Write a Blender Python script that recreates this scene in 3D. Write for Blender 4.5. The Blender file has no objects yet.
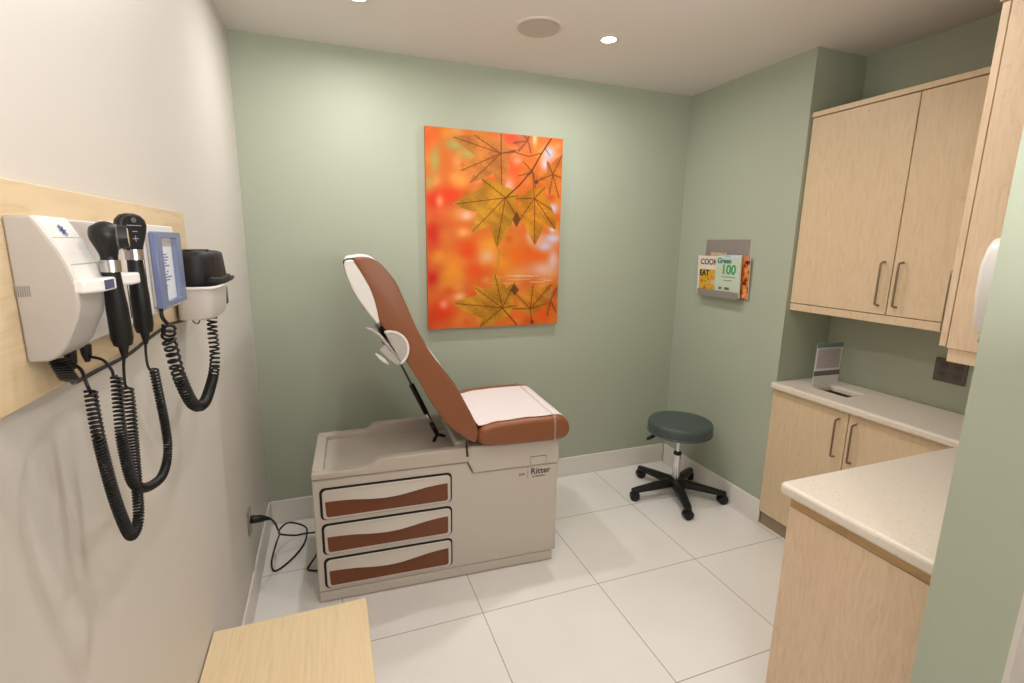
import bpy, bmesh, math, random
from math import sin, cos, pi, radians
from mathutils import Vector, Matrix
random.seed(7)
SC = bpy.context.scene
COL = SC.collection

# ------------------------------------------------------------------ helpers
def lin(c):
    c /= 255.0
    return c / 12.92 if c <= 0.04045 else ((c + 0.055) / 1.055) ** 2.4
def rgb(r, g, b): return (lin(r), lin(g), lin(b), 1.0)

def obj(name, bm, mat, parent=None, bevel=0, segs=2, smooth=False, angle=40):
    bmesh.ops.recalc_face_normals(bm, faces=bm.faces[:])
    me = bpy.data.meshes.new(name); bm.to_mesh(me); bm.free()
    for m in (mat if isinstance(mat, (list, tuple)) else [mat]): me.materials.append(m)
    o = bpy.data.objects.new(name, me); COL.objects.link(o)
    if parent: o.parent = parent
    if bevel:
        b = o.modifiers.new('bevel', 'BEVEL'); b.width = bevel; b.segments = segs; b.limit_method = 'ANGLE'; b.angle_limit = radians(35)
        smooth = True
    if smooth:
        for p in me.polygons: p.use_smooth = True
        try: me.set_sharp_from_angle(angle=radians(angle if not bevel else 55))
        except Exception: pass
    return o

def thing(name, label, cat, loc=(0, 0, 0), rz=0, group=None):
    o = bpy.data.objects.new(name, None); COL.objects.link(o)
    o.empty_display_size = 0.05
    o.location = loc; o.rotation_euler = (0, 0, rz)
    return tag(o, label, cat, group)
def tag(o, label, cat, group=None):
    o['label'] = label; o['category'] = cat
    if group: o['group'] = group
    return o
def struct(name, bm, mat, **k):
    o = obj(name, bm, mat, **k); o['kind'] = 'structure'; return o
def dup(root, loc=None, label=None):
    r = root.copy(); COL.objects.link(r)
    if loc is not None: r.location = loc
    if label: r['label'] = label
    for ch in list(root.children):
        c = ch.copy(); COL.objects.link(c); c.parent = r
        for g in list(ch.children):
            d = g.copy(); COL.objects.link(d); d.parent = c
    return r

def NB(): return bmesh.new()
def box(bm, x0, x1, y0, y1, z0, z1, mi=0):
    v = [bm.verts.new(p) for p in ((x0,y0,z0),(x1,y0,z0),(x1,y1,z0),(x0,y1,z0),(x0,y0,z1),(x1,y0,z1),(x1,y1,z1),(x0,y1,z1))]
    for f in ((0,3,2,1),(4,5,6,7),(0,1,5,4),(1,2,6,5),(2,3,7,6),(3,0,4,7)):
        bm.faces.new([v[i] for i in f]).material_index = mi
    return bm
def B(*a): return box(NB(), *a)
def prism(bm, pts, axis, a, b, mi=0):
    """extrude polygon: axis 'y' takes (x,z), 'x' takes (y,z), 'z' takes (x,y)"""
    def P(p, t):
        return {'y': (p[0], t, p[1]), 'x': (t, p[0], p[1]), 'z': (p[0], p[1], t)}[axis]
    va = [bm.verts.new(P(p, a)) for p in pts]; vb = [bm.verts.new(P(p, b)) for p in pts]
    n = len(pts)
    bm.faces.new(va).material_index = mi; bm.faces.new(vb[::-1]).material_index = mi
    for i in range(n):
        bm.faces.new((va[i], vb[i], vb[(i+1) % n], va[(i+1) % n])).material_index = mi
    return bm
def frames(path):
    ps = [Vector(p) for p in path]; n = len(ps); out = []
    t0 = (ps[1]-ps[0]).normalized()
    u = t0.cross(Vector((0.31, 0.17, 0.93)));
    if u.length < 1e-3: u = t0.cross(Vector((1, 0, 0)))
    u.normalize()
    for i in range(n):
        t = (ps[min(i+1, n-1)] - ps[max(i-1, 0)]).normalized()
        u = (u - t*u.dot(t)).normalized(); out.append((ps[i], t, u, t.cross(u)))
    return out
def tube(bm, path, r, segs=8, cap=True, mi=0):
    rings = []
    fr = frames(path)
    for i, (p, t, u, w) in enumerate(fr):
        rr = r[i] if isinstance(r, (list, tuple)) else r
        rings.append([bm.verts.new(p + (u*cos(2*pi*k/segs) + w*sin(2*pi*k/segs))*rr) for k in range(segs)])
    for a, b in zip(rings, rings[1:]):
        for k in range(segs):
            f = bm.faces.new((a[k], a[(k+1) % segs], b[(k+1) % segs], b[k])); f.material_index = mi; f.smooth = True
    if cap:
        bm.faces.new(rings[0][::-1]).material_index = mi; bm.faces.new(rings[-1]).material_index = mi
    return bm
def lathe(bm, prof, segs=32, mat=None, mi=0):
    """profile of (r,z) from bottom to top round local z; mat places it"""
    rings = []
    for r, z in prof:
        r = max(r, 1e-5)
        rings.append([bm.verts.new((r*cos(2*pi*k/segs), r*sin(2*pi*k/segs), z)) for k in range(segs)])
    for a, b in zip(rings, rings[1:]):
        for k in range(segs):
            bm.faces.new((a[k], a[(k+1) % segs], b[(k+1) % segs], b[k])).material_index = mi
    bm.faces.new(rings[0][::-1]).material_index = mi; bm.faces.new(rings[-1]).material_index = mi
    if mat is not None:
        bmesh.ops.transform(bm, matrix=mat, verts=[v for ring in rings for v in ring])
    return bm
def smooth_path(pts, n=12):
    P = [Vector(p) for p in pts]; P = [P[0]*2-P[1]] + P + [P[-1]*2-P[-2]]; out = []
    for i in range(1, len(P)-2):
        a, b, c, d = P[i-1], P[i], P[i+1], P[i+2]
        for k in range(n):
            t = k/n
            out.append(0.5*((2*b) + (c-a)*t + (2*a-5*b+4*c-d)*t*t + (3*b-a-3*c+d)*t**3))
    out.append(P[-2]); return out
def resample(pts, step):
    out = [pts[0]]; acc = 0
    for a, b in zip(pts, pts[1:]):
        L = (b-a).length
        if L < 1e-9: continue
        d = step - acc
        while d <= L:
            out.append(a.lerp(b, d/L)); d += step
        acc = L - (d - step)
    return out
def coil_path(pts, R, pitch, per=9):
    """helix of radius R winding round a smooth path; pitch may vary along it"""
    base = resample(smooth_path(pts, 24), 0.0015)
    fr = frames(base); out = []; ph = 0; n = len(fr)
    tot = n*0.0015; s = 0
    # phase per sample, then dense re-sampling
    phs = []
    for i in range(n):
        pt = pitch(i/n) if callable(pitch) else pitch
        phs.append(ph); ph += 2*pi*0.0015/pt
    k = 0.0; i = 0
    while k < phs[-1]:
        while i < n-2 and phs[i+1] < k: i += 1
        t = (k-phs[i])/max(phs[i+1]-phs[i], 1e-9)
        p0, _, u0, w0 = fr[i]; p1, _, u1, w1 = fr[i+1]
        p = p0.lerp(p1, t); u = u0.lerp(u1, t); w = w0.lerp(w1, t)
        out.append(p + (u*cos(k) + w*sin(k))*R); k += 2*pi/per
    return out
def rrect(x0, x1, z0, z1, r, n=5):
    out = []
    for cx, cz, a0 in ((x1-r, z1-r, 0), (x0+r, z1-r, 90), (x0+r, z0+r, 180), (x1-r, z0+r, 270)):
        for k in range(n+1):
            a = radians(a0 + 90*k/n); out.append((cx + r*cos(a), cz + r*sin(a)))
    return out
def text(name, s, size, mat, parent, M, ext=0.0004, align='CENTER', shear=0, off=0):
    cu = bpy.data.curves.new(name, 'FONT'); cu.body = s; cu.size = size; cu.extrude = ext
    cu.align_x = align; cu.align_y = 'CENTER'; cu.shear = shear; cu.offset = off; cu.resolution_u = 3
    o = bpy.data.objects.new(name, cu); COL.objects.link(o)
    dg = bpy.context.evaluated_depsgraph_get()
    me = bpy.data.meshes.new_from_object(o.evaluated_get(dg)); bpy.data.objects.remove(o)
    me.transform(M); me.materials.clear(); me.materials.append(mat)
    r = bpy.data.objects.new(name, me); COL.objects.link(r); r.parent = parent
    return r

# ------------------------------------------------------------------ materials
MATS = {}
def mat(name, col, rough=0.5, metal=0, spec=0.5, emis=None, trans=0, ior=1.45, bump=None, coat=0, alpha=1):
    m = bpy.data.materials.new(name); m.use_nodes = True
    nt = m.node_tree; p = nt.nodes['Principled BSDF']
    p.inputs['Base Color'].default_value = col; p.inputs['Roughness'].default_value = rough
    p.inputs['Metallic'].default_value = metal; p.inputs['Specular IOR Level'].default_value = spec
    p.inputs['Transmission Weight'].default_value = trans; p.inputs['IOR'].default_value = ior
    p.inputs['Coat Weight'].default_value = coat; p.inputs['Alpha'].default_value = alpha
    if emis:
        p.inputs['Emission Color'].default_value = emis[0]; p.inputs['Emission Strength'].default_value = emis[1]
    if bump:
        tc = nt.nodes.new('ShaderNodeTexCoord'); n = nt.nodes.new('ShaderNodeTexNoise'); b = nt.nodes.new('ShaderNodeBump')
        n.inputs['Scale'].default_value = bump[0]; n.inputs['Detail'].default_value = 3
        b.inputs['Strength'].default_value = bump[1]; b.inputs['Distance'].default_value = bump[2] if len(bump) > 2 else 0.002
        nt.links.new(tc.outputs['Object'], n.inputs['Vector']); nt.links.new(n.outputs['Fac'], b.inputs['Height'])
        nt.links.new(b.outputs['Normal'], p.inputs['Normal'])
    MATS[name] = m; return m
def ramp(nt, stops):
    r = nt.nodes.new('ShaderNodeValToRGB'); e = r.color_ramp.elements
    while len(e) > 1: e.remove(e[0])
    e[0].position, e[0].color = stops[0]
    for p, c in stops[1:]:
        x = e.new(p); x.color = c
    return r
def wood(name, light, mid, dark, scl=(13, 13, 2.0), rough=0.42, swirl=1.0, seed=0):
    m = mat(name, light, rough); nt = m.node_tree; p = nt.nodes['Principled BSDF']; L = nt.links.new
    tc = nt.nodes.new('ShaderNodeTexCoord'); mp = nt.nodes.new('ShaderNodeMapping')
    mp.inputs['Scale'].default_value = scl; mp.inputs['Location'].default_value = (seed, seed*0.7, seed*1.3)
    L(tc.outputs['Object'], mp.inputs['Vector'])
    n1 = nt.nodes.new('ShaderNodeTexNoise'); n1.inputs['Scale'].default_value = 1.0; n1.inputs['Detail'].default_value = 4; n1.inputs['Distortion'].default_value = swirl
    n2 = nt.nodes.new('ShaderNodeTexNoise'); n2.inputs['Scale'].default_value = 9.0; n2.inputs['Detail'].default_value = 3
    L(mp.outputs['Vector'], n1.inputs['Vector']); L(mp.outputs['Vector'], n2.inputs['Vector'])
    # growth rings: repeat the smooth noise into bands
    mu = nt.nodes.new('ShaderNodeMath'); mu.operation = 'MULTIPLY'; mu.inputs[1].default_value = 7
    fr = nt.nodes.new('ShaderNodeMath'); fr.operation = 'FRACT'
    L(n1.outputs['Fac'], mu.inputs[0]); L(mu.outputs[0], fr.inputs[0])
    r1 = ramp(nt, [(0.0, mid), (0.5, light), (0.9, light), (1.0, dark)])
    L(fr.outputs[0], r1.inputs['Fac'])
    r2 = ramp(nt, [(0.35, dark), (0.62, light)])
    L(n2.outputs['Fac'], r2.inputs['Fac'])
    mx = nt.nodes.new('ShaderNodeMix'); mx.data_type = 'RGBA'; mx.inputs['Factor'].default_value = 0.35
    L(r1.outputs['Color'], mx.inputs['A']); L(r2.outputs['Color'], mx.inputs['B'])
    L(mx.outputs['Result'], p.inputs['Base Color'])
    return m

M_green = mat('green_wall_paint', rgb(174, 182, 163), 0.55, bump=(220, 0.08))
M_beige = mat('beige_wall_paint', rgb(214, 208, 201), 0.5, bump=(220, 0.08))
M_ceil = mat('ceiling_paint', rgb(223, 217, 210), 0.8)
M_base = mat('baseboard_paint', rgb(232, 228, 221), 0.35)
M_maple = wood('maple', rgb(222, 199, 165), rgb(217, 193, 158), rgb(208, 182, 145))
M_maple2 = wood('pale_maple', rgb(226, 200, 170), rgb(220, 193, 162), rgb(210, 181, 148), scl=(13, 13, 1.7), swirl=1.2, seed=3)
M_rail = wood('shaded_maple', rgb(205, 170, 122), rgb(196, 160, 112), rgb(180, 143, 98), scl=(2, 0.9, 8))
M_board = wood('maple_board', rgb(226, 204, 168), rgb(219, 195, 157), rgb(210, 184, 145), scl=(8, 0.7, 9), seed=5)
M_bench = wood('oak_laminate', rgb(228, 206, 168), rgb(222, 199, 158), rgb(210, 185, 142), scl=(30, 0.8, 8), swirl=0.15, seed=8)
M_kick = mat('toe_kick', rgb(158, 140, 118), 0.6)
M_metal = mat('brushed_nickel', rgb(150, 139, 122), 0.33, 1)
M_chrome = mat('chrome', rgb(220, 220, 220), 0.12, 1)
M_black = mat('black_plastic', rgb(16, 16, 17), 0.42)
M_rubber = mat('black_rubber', rgb(12, 12, 13), 0.5)
M_cord = mat('black_cord', rgb(14, 14, 15), 0.38)
M_body = mat('table_enamel', rgb(202, 194, 184), 0.38)
M_tray = mat('tray_plastic', rgb(196, 186, 174), 0.4)
M_vinyl = mat('brown_vinyl', rgb(141, 86, 54), 0.38, bump=(500, 0.12, 0.001))
M_inlay = mat('brown_inlay', rgb(118, 66, 38), 0.42)
M_pull = mat('drawer_white', rgb(208, 200, 191), 0.25)
M_gap = mat('black_gap', rgb(22, 18, 16), 0.7)
M_paper = mat('white_paper', rgb(228, 220, 219), 0.8, bump=(35, 0.5, 0.004))
M_whitep = mat('white_plastic', rgb(236, 232, 228), 0.3)
M_greyp = mat('grey_plastic', rgb(186, 180, 174), 0.4)
M_dgrey = mat('dark_grey_plastic', rgb(92, 88, 86), 0.45)
M_silver = mat('silver_band', rgb(190, 190, 190), 0.25, 1)
M_blue = mat('blue_plastic', rgb(108, 119, 156), 0.22, spec=0.6)
M_dial = mat('dial_card', rgb(226, 228, 236), 0.5)
M_ink = mat('dark_ink', rgb(60, 56, 56), 0.6)
M_inkblue = mat('blue_ink', rgb(60, 84, 150), 0.6)
M_display = mat('display_blue', rgb(52, 62, 110), 0.15)
M_cuff = mat('black_nylon', rgb(17, 17, 19), 0.55, bump=(140, 0.6, 0.002))
M_basket = mat('basket_grey', rgb(205, 198, 194), 0.35)
M_stool = mat('dark_green_vinyl', rgb(72, 85, 82), 0.36, bump=(420, 0.1, 0.001))
M_stone_plain = None
M_glass = mat('clear_acrylic', (0.85, 0.93, 0.94, 1), 0.06, alpha=0.06)
M_film = mat('clear_film', rgb(214, 200, 196), 0.12, alpha=0.32)
M_steel = mat('grey_sheet_metal', rgb(152, 143, 138), 0.45, 0.15)
M_outlet = mat('outlet_brown_grey', rgb(104, 95, 88), 0.4)
M_white = mat('white_print', rgb(238, 236, 230), 0.5)
M_lens = mat('lamp_lens', (1, 1, 1, 1), 0.4, emis=((1.0, 0.93, 0.84, 1), 30))
M_trimw = mat('fixture_white', rgb(220, 211, 201), 0.45)
M_grille = mat('speaker_grille', rgb(190, 180, 169), 0.6)

# floor tile: pale glossy porcelain, thin joints
def floor_mat():
    m = mat('porcelain_tile', rgb(222, 215, 205), 0.13, spec=0.5); nt = m.node_tree; p = nt.nodes['Principled BSDF']; L = nt.links.new
    tc = nt.nodes.new('ShaderNodeTexCoord'); sp = nt.nodes.new('ShaderNodeSeparateXYZ'); L(tc.outputs['Object'], sp.inputs[0])
    T = 0.6077; masks = []
    for ax, off in (('X', 1.6047), ('Y', -1.1221)):
        a = nt.nodes.new('ShaderNodeMath'); a.operation = 'SUBTRACT'; a.inputs[1].default_value = off - 20*T
        b = nt.nodes.new('ShaderNodeMath'); b.operation = 'DIVIDE'; b.inputs[1].default_value = T
        c = nt.nodes.new('ShaderNodeMath'); c.operation = 'FRACT'
        d = nt.nodes.new('ShaderNodeMath'); d.operation = 'SUBTRACT'; d.inputs[1].default_value = 0.5
        e = nt.nodes.new('ShaderNodeMath'); e.operation = 'ABSOLUTE'
        f = nt.nodes.new('ShaderNodeMath'); f.operation = 'GREATER_THAN'; f.inputs[1].default_value = 0.5 - 0.0022/T
        L(sp.outputs[ax], a.inputs[0]); L(a.outputs[0], b.inputs[0]); L(b.outputs[0], c.inputs[0]); L(c.outputs[0], d.inputs[0]); L(d.outputs[0], e.inputs[0]); L(e.outputs[0], f.inputs[0])
        masks.append(f)
    mx = nt.nodes.new('ShaderNodeMath'); mx.operation = 'MAXIMUM'; L(masks[0].outputs[0], mx.inputs[0]); L(masks[1].outputs[0], mx.inputs[1])
    n = nt.nodes.new('ShaderNodeTexNoise'); n.inputs['Scale'].default_value = 2.2; n.inputs['Detail'].default_value = 5; L(tc.outputs['Object'], n.inputs['Vector'])
    r = ramp(nt, [(0.3, rgb(232, 229, 224)), (0.7, rgb(239, 236, 232))]); L(n.outputs['Fac'], r.inputs['Fac'])
    c = nt.nodes.new('ShaderNodeMix'); c.data_type = 'RGBA'; L(mx.outputs[0], c.inputs['Factor']); L(r.outputs['Color'], c.inputs['A']); c.inputs['B'].default_value = rgb(176, 167, 156)
    L(c.outputs['Result'], p.inputs['Base Color'])
    return m
def stone_mat():
    m = mat('speckled_solid_surface', rgb(226, 212, 192), 0.3); nt = m.node_tree; p = nt.nodes['Principled BSDF']; L = nt.links.new
    tc = nt.nodes.new('ShaderNodeTexCoord')
    v = nt.nodes.new('ShaderNodeTexVoronoi'); v.inputs['Scale'].default_value = 55; L(tc.outputs['Object'], v.inputs['Vector'])
    r = ramp(nt, [(0.0, rgb(182, 156, 132)), (0.09, rgb(200, 178, 156)), (0.17, rgb(226, 215, 200)), (1.0, rgb(229, 219, 205))]); L(v.outputs['Distance'], r.inputs['Fac'])
    n = nt.nodes.new('ShaderNodeTexNoise'); n.inputs['Scale'].default_value = 70; L(tc.outputs['Object'], n.inputs['Vector'])
    r2 = ramp(nt, [(0.45, rgb(228, 217, 203)), (0.75, rgb(240, 233, 222))]); L(n.outputs['Fac'], r2.inputs['Fac'])
    mx = nt.nodes.new('ShaderNodeMix'); mx.data_type = 'RGBA'; mx.inputs['Factor'].default_value = 0.3
    L(r.outputs['Color'], mx.inputs['A']); L(r2.outputs['Color'], mx.inputs['B']); L(mx.outputs['Result'], p.inputs['Base Color'])
    return m
M_floor = floor_mat(); M_stone = stone_mat()

# ------------------------------------------------------------------ room shell
W, H, W2, Y7, YN = 2.846, 2.705, 3.22, -0.956, -2.42
YR = -4.4
struct('floor', B(-0.1, 3.4, YR, 0.1, -0.06, 0.0), M_floor)
struct('ceiling', B(-0.1, 3.4, YR, 0.1, H, H+0.06), M_ceil)
struct('wall_left', B(-0.1, 0, YR, 0.1, 0, H), M_beige)
struct('wall_back', B(0, 3.4, 0, 0.1, 0, H), M_green)
struct('wall_right', B(W, 3.4, Y7, 0, 0, H), M_green)
struct('wall_alcove', B(W2, 3.4, YN, Y7, 0, H), M_green)
struct('wall_near', B(1.682, 3.4, -2.572, YN, 0, H), M_green)
struct('wall_hall', B(1.682, 3.4, -2.582, -2.572, 0, H), M_beige)
struct('wall_side', B(3.3, 3.4, YR, -2.582, 0, H), M_beige)
struct('wall_rear', B(-0.1, 3.4, YR-0.1, YR, 0, H), M_beige)
HB, TB = 0.145, 0.012
def bb(name, *a): struct(name, B(*a), M_base, bevel=0.004)
bb('baseboard_left', 0, TB, YR, 0, 0, HB)
bb('baseboard_back', TB, W-TB, -TB, 0, 0, HB)
bb('baseboard_right', W-TB, W, Y7+0.0, -TB, 0, HB)
bb('baseboard_hall', 1.69, 3.3, -2.594, -2.582, 0, HB)

# added unseen fill lamp behind the camera, aimed up to brighten the ceiling
l = bpy.data.lights.new('added_bounce_fill', 'AREA'); l.shape = 'DISK'; l.size = 1.0; l.energy = 40; l.color = (1.0, 0.99, 0.98)
lo = bpy.data.objects.new('added_bounce_fill', l); COL.objects.link(lo); lo.location = (1.0, -3.3, 1.75); lo.rotation_euler = (radians(160), 0, 0); lo['kind'] = 'structure'
# ------------------------------------------------------------------ ceiling fixtures
def downlight(x, y, label, power, ang=175):
    t = thing('recessed_downlight', label, 'ceiling light', (x, y, H), 0, 'recessed ceiling downlights')
    bm = NB(); prof = [(0.037, -0.0045), (0.052, -0.0055), (0.060, -0.003), (0.060, 0.0)]
    rings = []
    for r, z in prof + [(0.037, 0.0)]:
        rings.append([bm.verts.new((r*cos(2*pi*k/40), r*sin(2*pi*k/40), z)) for k in range(40)])
    for a, b in zip(rings, rings[1:] + rings[:1]):
        for k in range(40): bm.faces.new((a[k], a[(k+1) % 40], b[(k+1) % 40], b[k]))
    obj('trim_ring', bm, M_trimw, t, smooth=True)
    obj('lamp_lens', lathe(NB(), [(0.036, -0.003), (0.036, -0.0005)], 32), M_lens, t)
    l = bpy.data.lights.new('downlight_lamp', 'AREA'); l.shape = 'DISK'; l.size = 0.065; l.energy = power; l.color = (1.0, 0.975, 0.955)
    l.spread = radians(ang)
    lo = bpy.data.objects.new('downlight_lamp', l); COL.objects.link(lo); lo.location = (x, y, H-0.012); lo['kind'] = 'structure'
    return t
P = 8.5
downlight(1.806, -0.622, 'small round recessed ceiling light, glowing, right of the round speaker', P)
downlight(0.589, -0.600, 'small round recessed ceiling light at the top edge, left of the round speaker', P)
downlight(1.806, -1.75, 'round recessed ceiling light added out of view, nearest the wall cabinets', P*0.55, 140)  # unseen lamp and fixture, added to light the cabinet side
downlight(0.70, -1.85, 'round recessed ceiling light added out of view above the wooden bench', P*0.35, 140)  # unseen too, added as weak light for the bench side
downlight(1.0, -3.3, 'round recessed ceiling light added out of view in the entry behind', P*0.4, 150)  # added unseen light for the entry behind the camera
downlight(2.5, -3.3, 'round recessed ceiling light added out of view in the hall behind the near wall', P*0.4, 150)  # added unseen light for the hall side of the near wall
t = thing('ceiling_speaker', 'round flush ceiling speaker with grey grille beside the lit downlight', 'speaker', (1.424, -0.612, H))
bm = NB(); lathe(bm, [(0.100, -0.004), (0.106, -0.007), (0.118, -0.004), (0.120, 0.0)], 48)
obj('rim', bm, M_trimw, t, smooth=True)
obj('grille', lathe(NB(), [(0.1, -0.008), (0.099, -0.0055)], 48), M_grille, t, smooth=True)

# ------------------------------------------------------------------ maple leaf canvas
import numpy as np
def canvas_colors():
    NX, NY = 300, 405
    q = [(75, 52), (478, 86), (470, 630), (92, 645)]           # corner layout of the design sheet
    A = []; bb_ = []
    for (u, v), (x, y) in zip([(0, 0), (1, 0), (1, 1), (0, 1)], q):
        A.append([u, v, 1, 0, 0, 0, -u*x, -v*x]); bb_.append(x); A.append([0, 0, 0, u, v, 1, -u*y, -v*y]); bb_.append(y)
    h = np.append(np.linalg.solve(np.array(A, float), np.array(bb_, float)), 1).reshape(3, 3)
    u, v = np.meshgrid(np.linspace(0, 1, NX+1), np.linspace(0, 1, NY+1))
    d = h[2, 0]*u + h[2, 1]*v + 1
    X = (h[0, 0]*u + h[0, 1]*v + h[0, 2])/d; Y = (h[1, 0]*u + h[1, 1]*v + h[1, 2])/d
    img = np.zeros(X.shape + (3,)); img[:] = (226, 126, 62)
    rng = np.random.RandomState(3)
    def mixc(mask, c): 
        nonlocal img
        img = img*(1-mask[..., None]) + np.array(c, float)*mask[..., None]
    def blob(x, y, rx, ry, c, a=0.9):
        mixc(a*np.exp(-(((X-x)/rx)**2 + ((Y-y)/ry)**2)), c)
    for _ in range(330):
        q_ = rng.uniform(6, 26); blob(rng.uniform(75, 475), rng.uniform(60, 640), q_*rng.uniform(0.6, 1.5), q_, [(226, 104, 50), (236, 160, 74), (212, 84, 48), (228, 134, 70), (240, 182, 116), (224, 150, 60), (230, 120, 56), (206, 112, 50)][rng.randint(8)], 0.6)
    for b in [(110, 270, 34, 34, (228, 58, 34)), (100, 365, 22, 42, (218, 52, 34)), (130, 590, 40, 40, (236, 74, 36)), (100, 495, 22, 26, (210, 48, 36)), (205, 415, 38, 34, (238, 84, 36)),
              (150, 250, 36, 26, (240, 80, 44)), (225, 470, 40, 26, (240, 96, 44)), (330, 85, 34, 22, (240, 92, 64)), (400, 430, 40, 24, (240, 110, 40)), (350, 430, 26, 30, (242, 120, 50)),
              (330, 180, 30, 34, (246, 110, 62)), (90, 90, 22, 26, (246, 118, 60)), (120, 430, 24, 20, (240, 158, 58)), (160, 470, 30, 50, (244, 160, 58)), (270, 400, 30, 30, (246, 170, 66)),
              (300, 450, 34, 26, (244, 160, 52)), (430, 600, 26, 26, (238, 104, 50)), (360, 590, 28, 26, (244, 120, 60)), (180, 210, 28, 22, (248, 176, 92)), (190, 360, 20, 16, (250, 180, 110)),
              (105, 150, 15, 40, (186, 176, 106)), (88, 215, 14, 22, (196, 170, 98)), (165, 105, 32, 20, (178, 184, 116)), (200, 130, 26, 18, (196, 182, 110)),
              (120, 270, 12, 18, (252, 168, 120)), (200, 312, 18, 14, (252, 196, 170)), (228, 200, 18, 18, (250, 190, 130)), (135, 572, 13, 14, (250, 160, 130)), (260, 432, 26, 22, (240, 186, 140)),
              (180, 550, 16, 10, (250, 186, 140)), (320, 225, 18, 26, (240, 190, 160)), (345, 150, 14, 12, (250, 170, 140)), (395, 88, 7, 20, (252, 214, 150)),
              (425, 470, 44, 26, (236, 186, 170)), (400, 380, 20, 22, (240, 180, 150))]:
        blob(*b)
    for b in [(438, 128, 18, 20, (206, 206, 232)), (426, 160, 12, 18, (222, 206, 222)), (450, 290, 17, 15, (216, 208, 236)), (452, 378, 26, 16, (212, 206, 232)), (442, 545, 17, 12, (212, 208, 236)),
              (430, 400, 22, 14, (214, 200, 222)), (395, 365, 14, 16, (226, 196, 206)), (455, 440, 14, 30, (226, 190, 190)), (452, 350, 10, 10, (226, 214, 236))]:
        blob(*b, 0.95)
    def seg(x0, y0, x1, y1):
        dx, dy = x1-x0, y1-y0; L2 = dx*dx+dy*dy
        t = np.clip(((X-x0)*dx + (Y-y0)*dy)/L2, 0, 1)
        return t, np.hypot(X-x0-t*dx, Y-y0-t*dy)
    def leaf(c, tips, col, vein, wid=0.20, a=0.9):
        m = np.zeros_like(X); vn = np.zeros_like(X)
        for tx, ty in tips:
            L = math.hypot(tx-c[0], ty-c[1]); t, dd = seg(c[0], c[1], tx, ty)
            wdt = wid*1.28*L*np.sin(np.pi*np.clip(0.24+0.76*t, 0, 1))**0.85*(1-0.30*t) + 0.4
            wdt = wdt*(1+0.09*np.abs(((t*14) % 1)-0.5))
            m = np.maximum(m, np.clip((wdt-dd)/1.6+0.5, 0, 1))
            vn = np.maximum(vn, np.clip((1.25-dd)/1.2+0.5, 0, 1)*(t < 0.96))
            for k in range(1, 6):                              # side veins
                s = k/6.5; bx, by = c[0]+(tx-c[0])*s, c[1]+(ty-c[1])*s; ang = math.atan2(ty-c[1], tx-c[0])
                for sg in (-1, 1):
                    l2 = wid*L*0.8*(1-0.5*s); ex, ey = bx+l2*cos(ang+sg*0.75), by+l2*sin(ang+sg*0.75)
                    t2, d2 = seg(bx, by, ex, ey); vn = np.maximum(vn, 0.4*np.clip((0.8-d2)/1.0+0.5, 0, 1)*(t2 < 0.98))
        tone = 1 + 0.07*np.sin(X*0.043+Y*0.031) + 0.05*np.sin(X*0.10-Y*0.08+2*np.sin(Y*0.05)) + 0.04*rng.standard_normal(X.shape)
        colr = np.array(col, float)[None, None, :]*tone[..., None]
        mk = (m*a)[..., None]
        nonlocal img
        img = img*(1-mk) + colr*mk
        mixc(np.minimum(vn, m)*0.72, vein)
    RED = (122, 52, 32)
    leaf((375, 92), [(350, 60), (378, 58), (330, 100), (385, 130), (345, 125)], (206, 126, 78), RED, 0.26, 0.75)
    leaf((297, 130), [(152, 82), (178, 182), (205, 218), (215, 75), (296, 66), (300, 245), (345, 120)], (204, 138, 72), RED, 0.17, 0.8)
    leaf((450, 190), [(478, 130), (470, 262), (405, 208), (478, 200), (440, 250), (432, 150)], (206, 130, 66), RED, 0.2, 0.85)
    leaf((392, 185), [(345, 195), (400, 235), (360, 150)], (214, 132, 66), RED, 0.24, 0.7)
    leaf((397, 260), [(400, 398), (462, 352), (345, 338), (335, 262), (452, 296), (430, 225)], (204, 144, 52), RED, 0.21, 0.92)
    leaf((311, 259), [(158, 279), (212, 362), (288, 404), (350, 322), (240, 203), (352, 252)], (200, 150, 54), RED, 0.205, 0.95)
    leaf((297, 420), [(288, 400), (290, 470)], (206, 150, 60), (200, 140, 60), 0.12, 0.5)
    leaf((307, 583), [(163, 569), (222, 520), (283, 478), (345, 505), (240, 640), (355, 575)], (198, 148, 54), RED, 0.205, 0.95)
    leaf((390, 586), [(398, 508), (345, 540), (452, 512), (335, 585), (440, 570)], (204, 142, 56), RED, 0.21, 0.9)
    leaf((450, 560), [(470, 520), (440, 610), (468, 600)], (206, 122, 60), RED, 0.22, 0.7)
    for pts, w, c in [([(443, 86), (415, 130), (390, 176), (352, 222), (312, 259)], 1.9, (112, 54, 38)), ([(415, 128), (378, 138), (335, 125), (298, 129)], 1.2, (124, 60, 40)), ([(425, 112), (440, 135)], 1.0, (120, 60, 60)),
                      ([(390, 176), (396, 258)], 0.9, (140, 70, 40)), ([(307, 583), (350, 632)], 1.7, (126, 56, 36)), ([(390, 586), (396, 632)], 1.2, (130, 62, 40))]:
        for (a, b), (c2, d2) in zip(pts, pts[1:]):
            _, dd = seg(a, b, c2, d2); mixc(np.clip((w-dd)/1.2+0.5, 0, 1)*0.9, c)
    for x, y, rx, ry, s in [(345, 322, 13, 26, 1), (343, 530, 14, 18, -1), (402, 212, 9, 8, 1), (396, 625, 7, 9, 1)]:
        k = np.abs(X-x)/rx + np.abs(Y-y)/ry; mixc(np.clip((1-k)*6, 0, 1)*0.85, (118, 76, 44))
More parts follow.
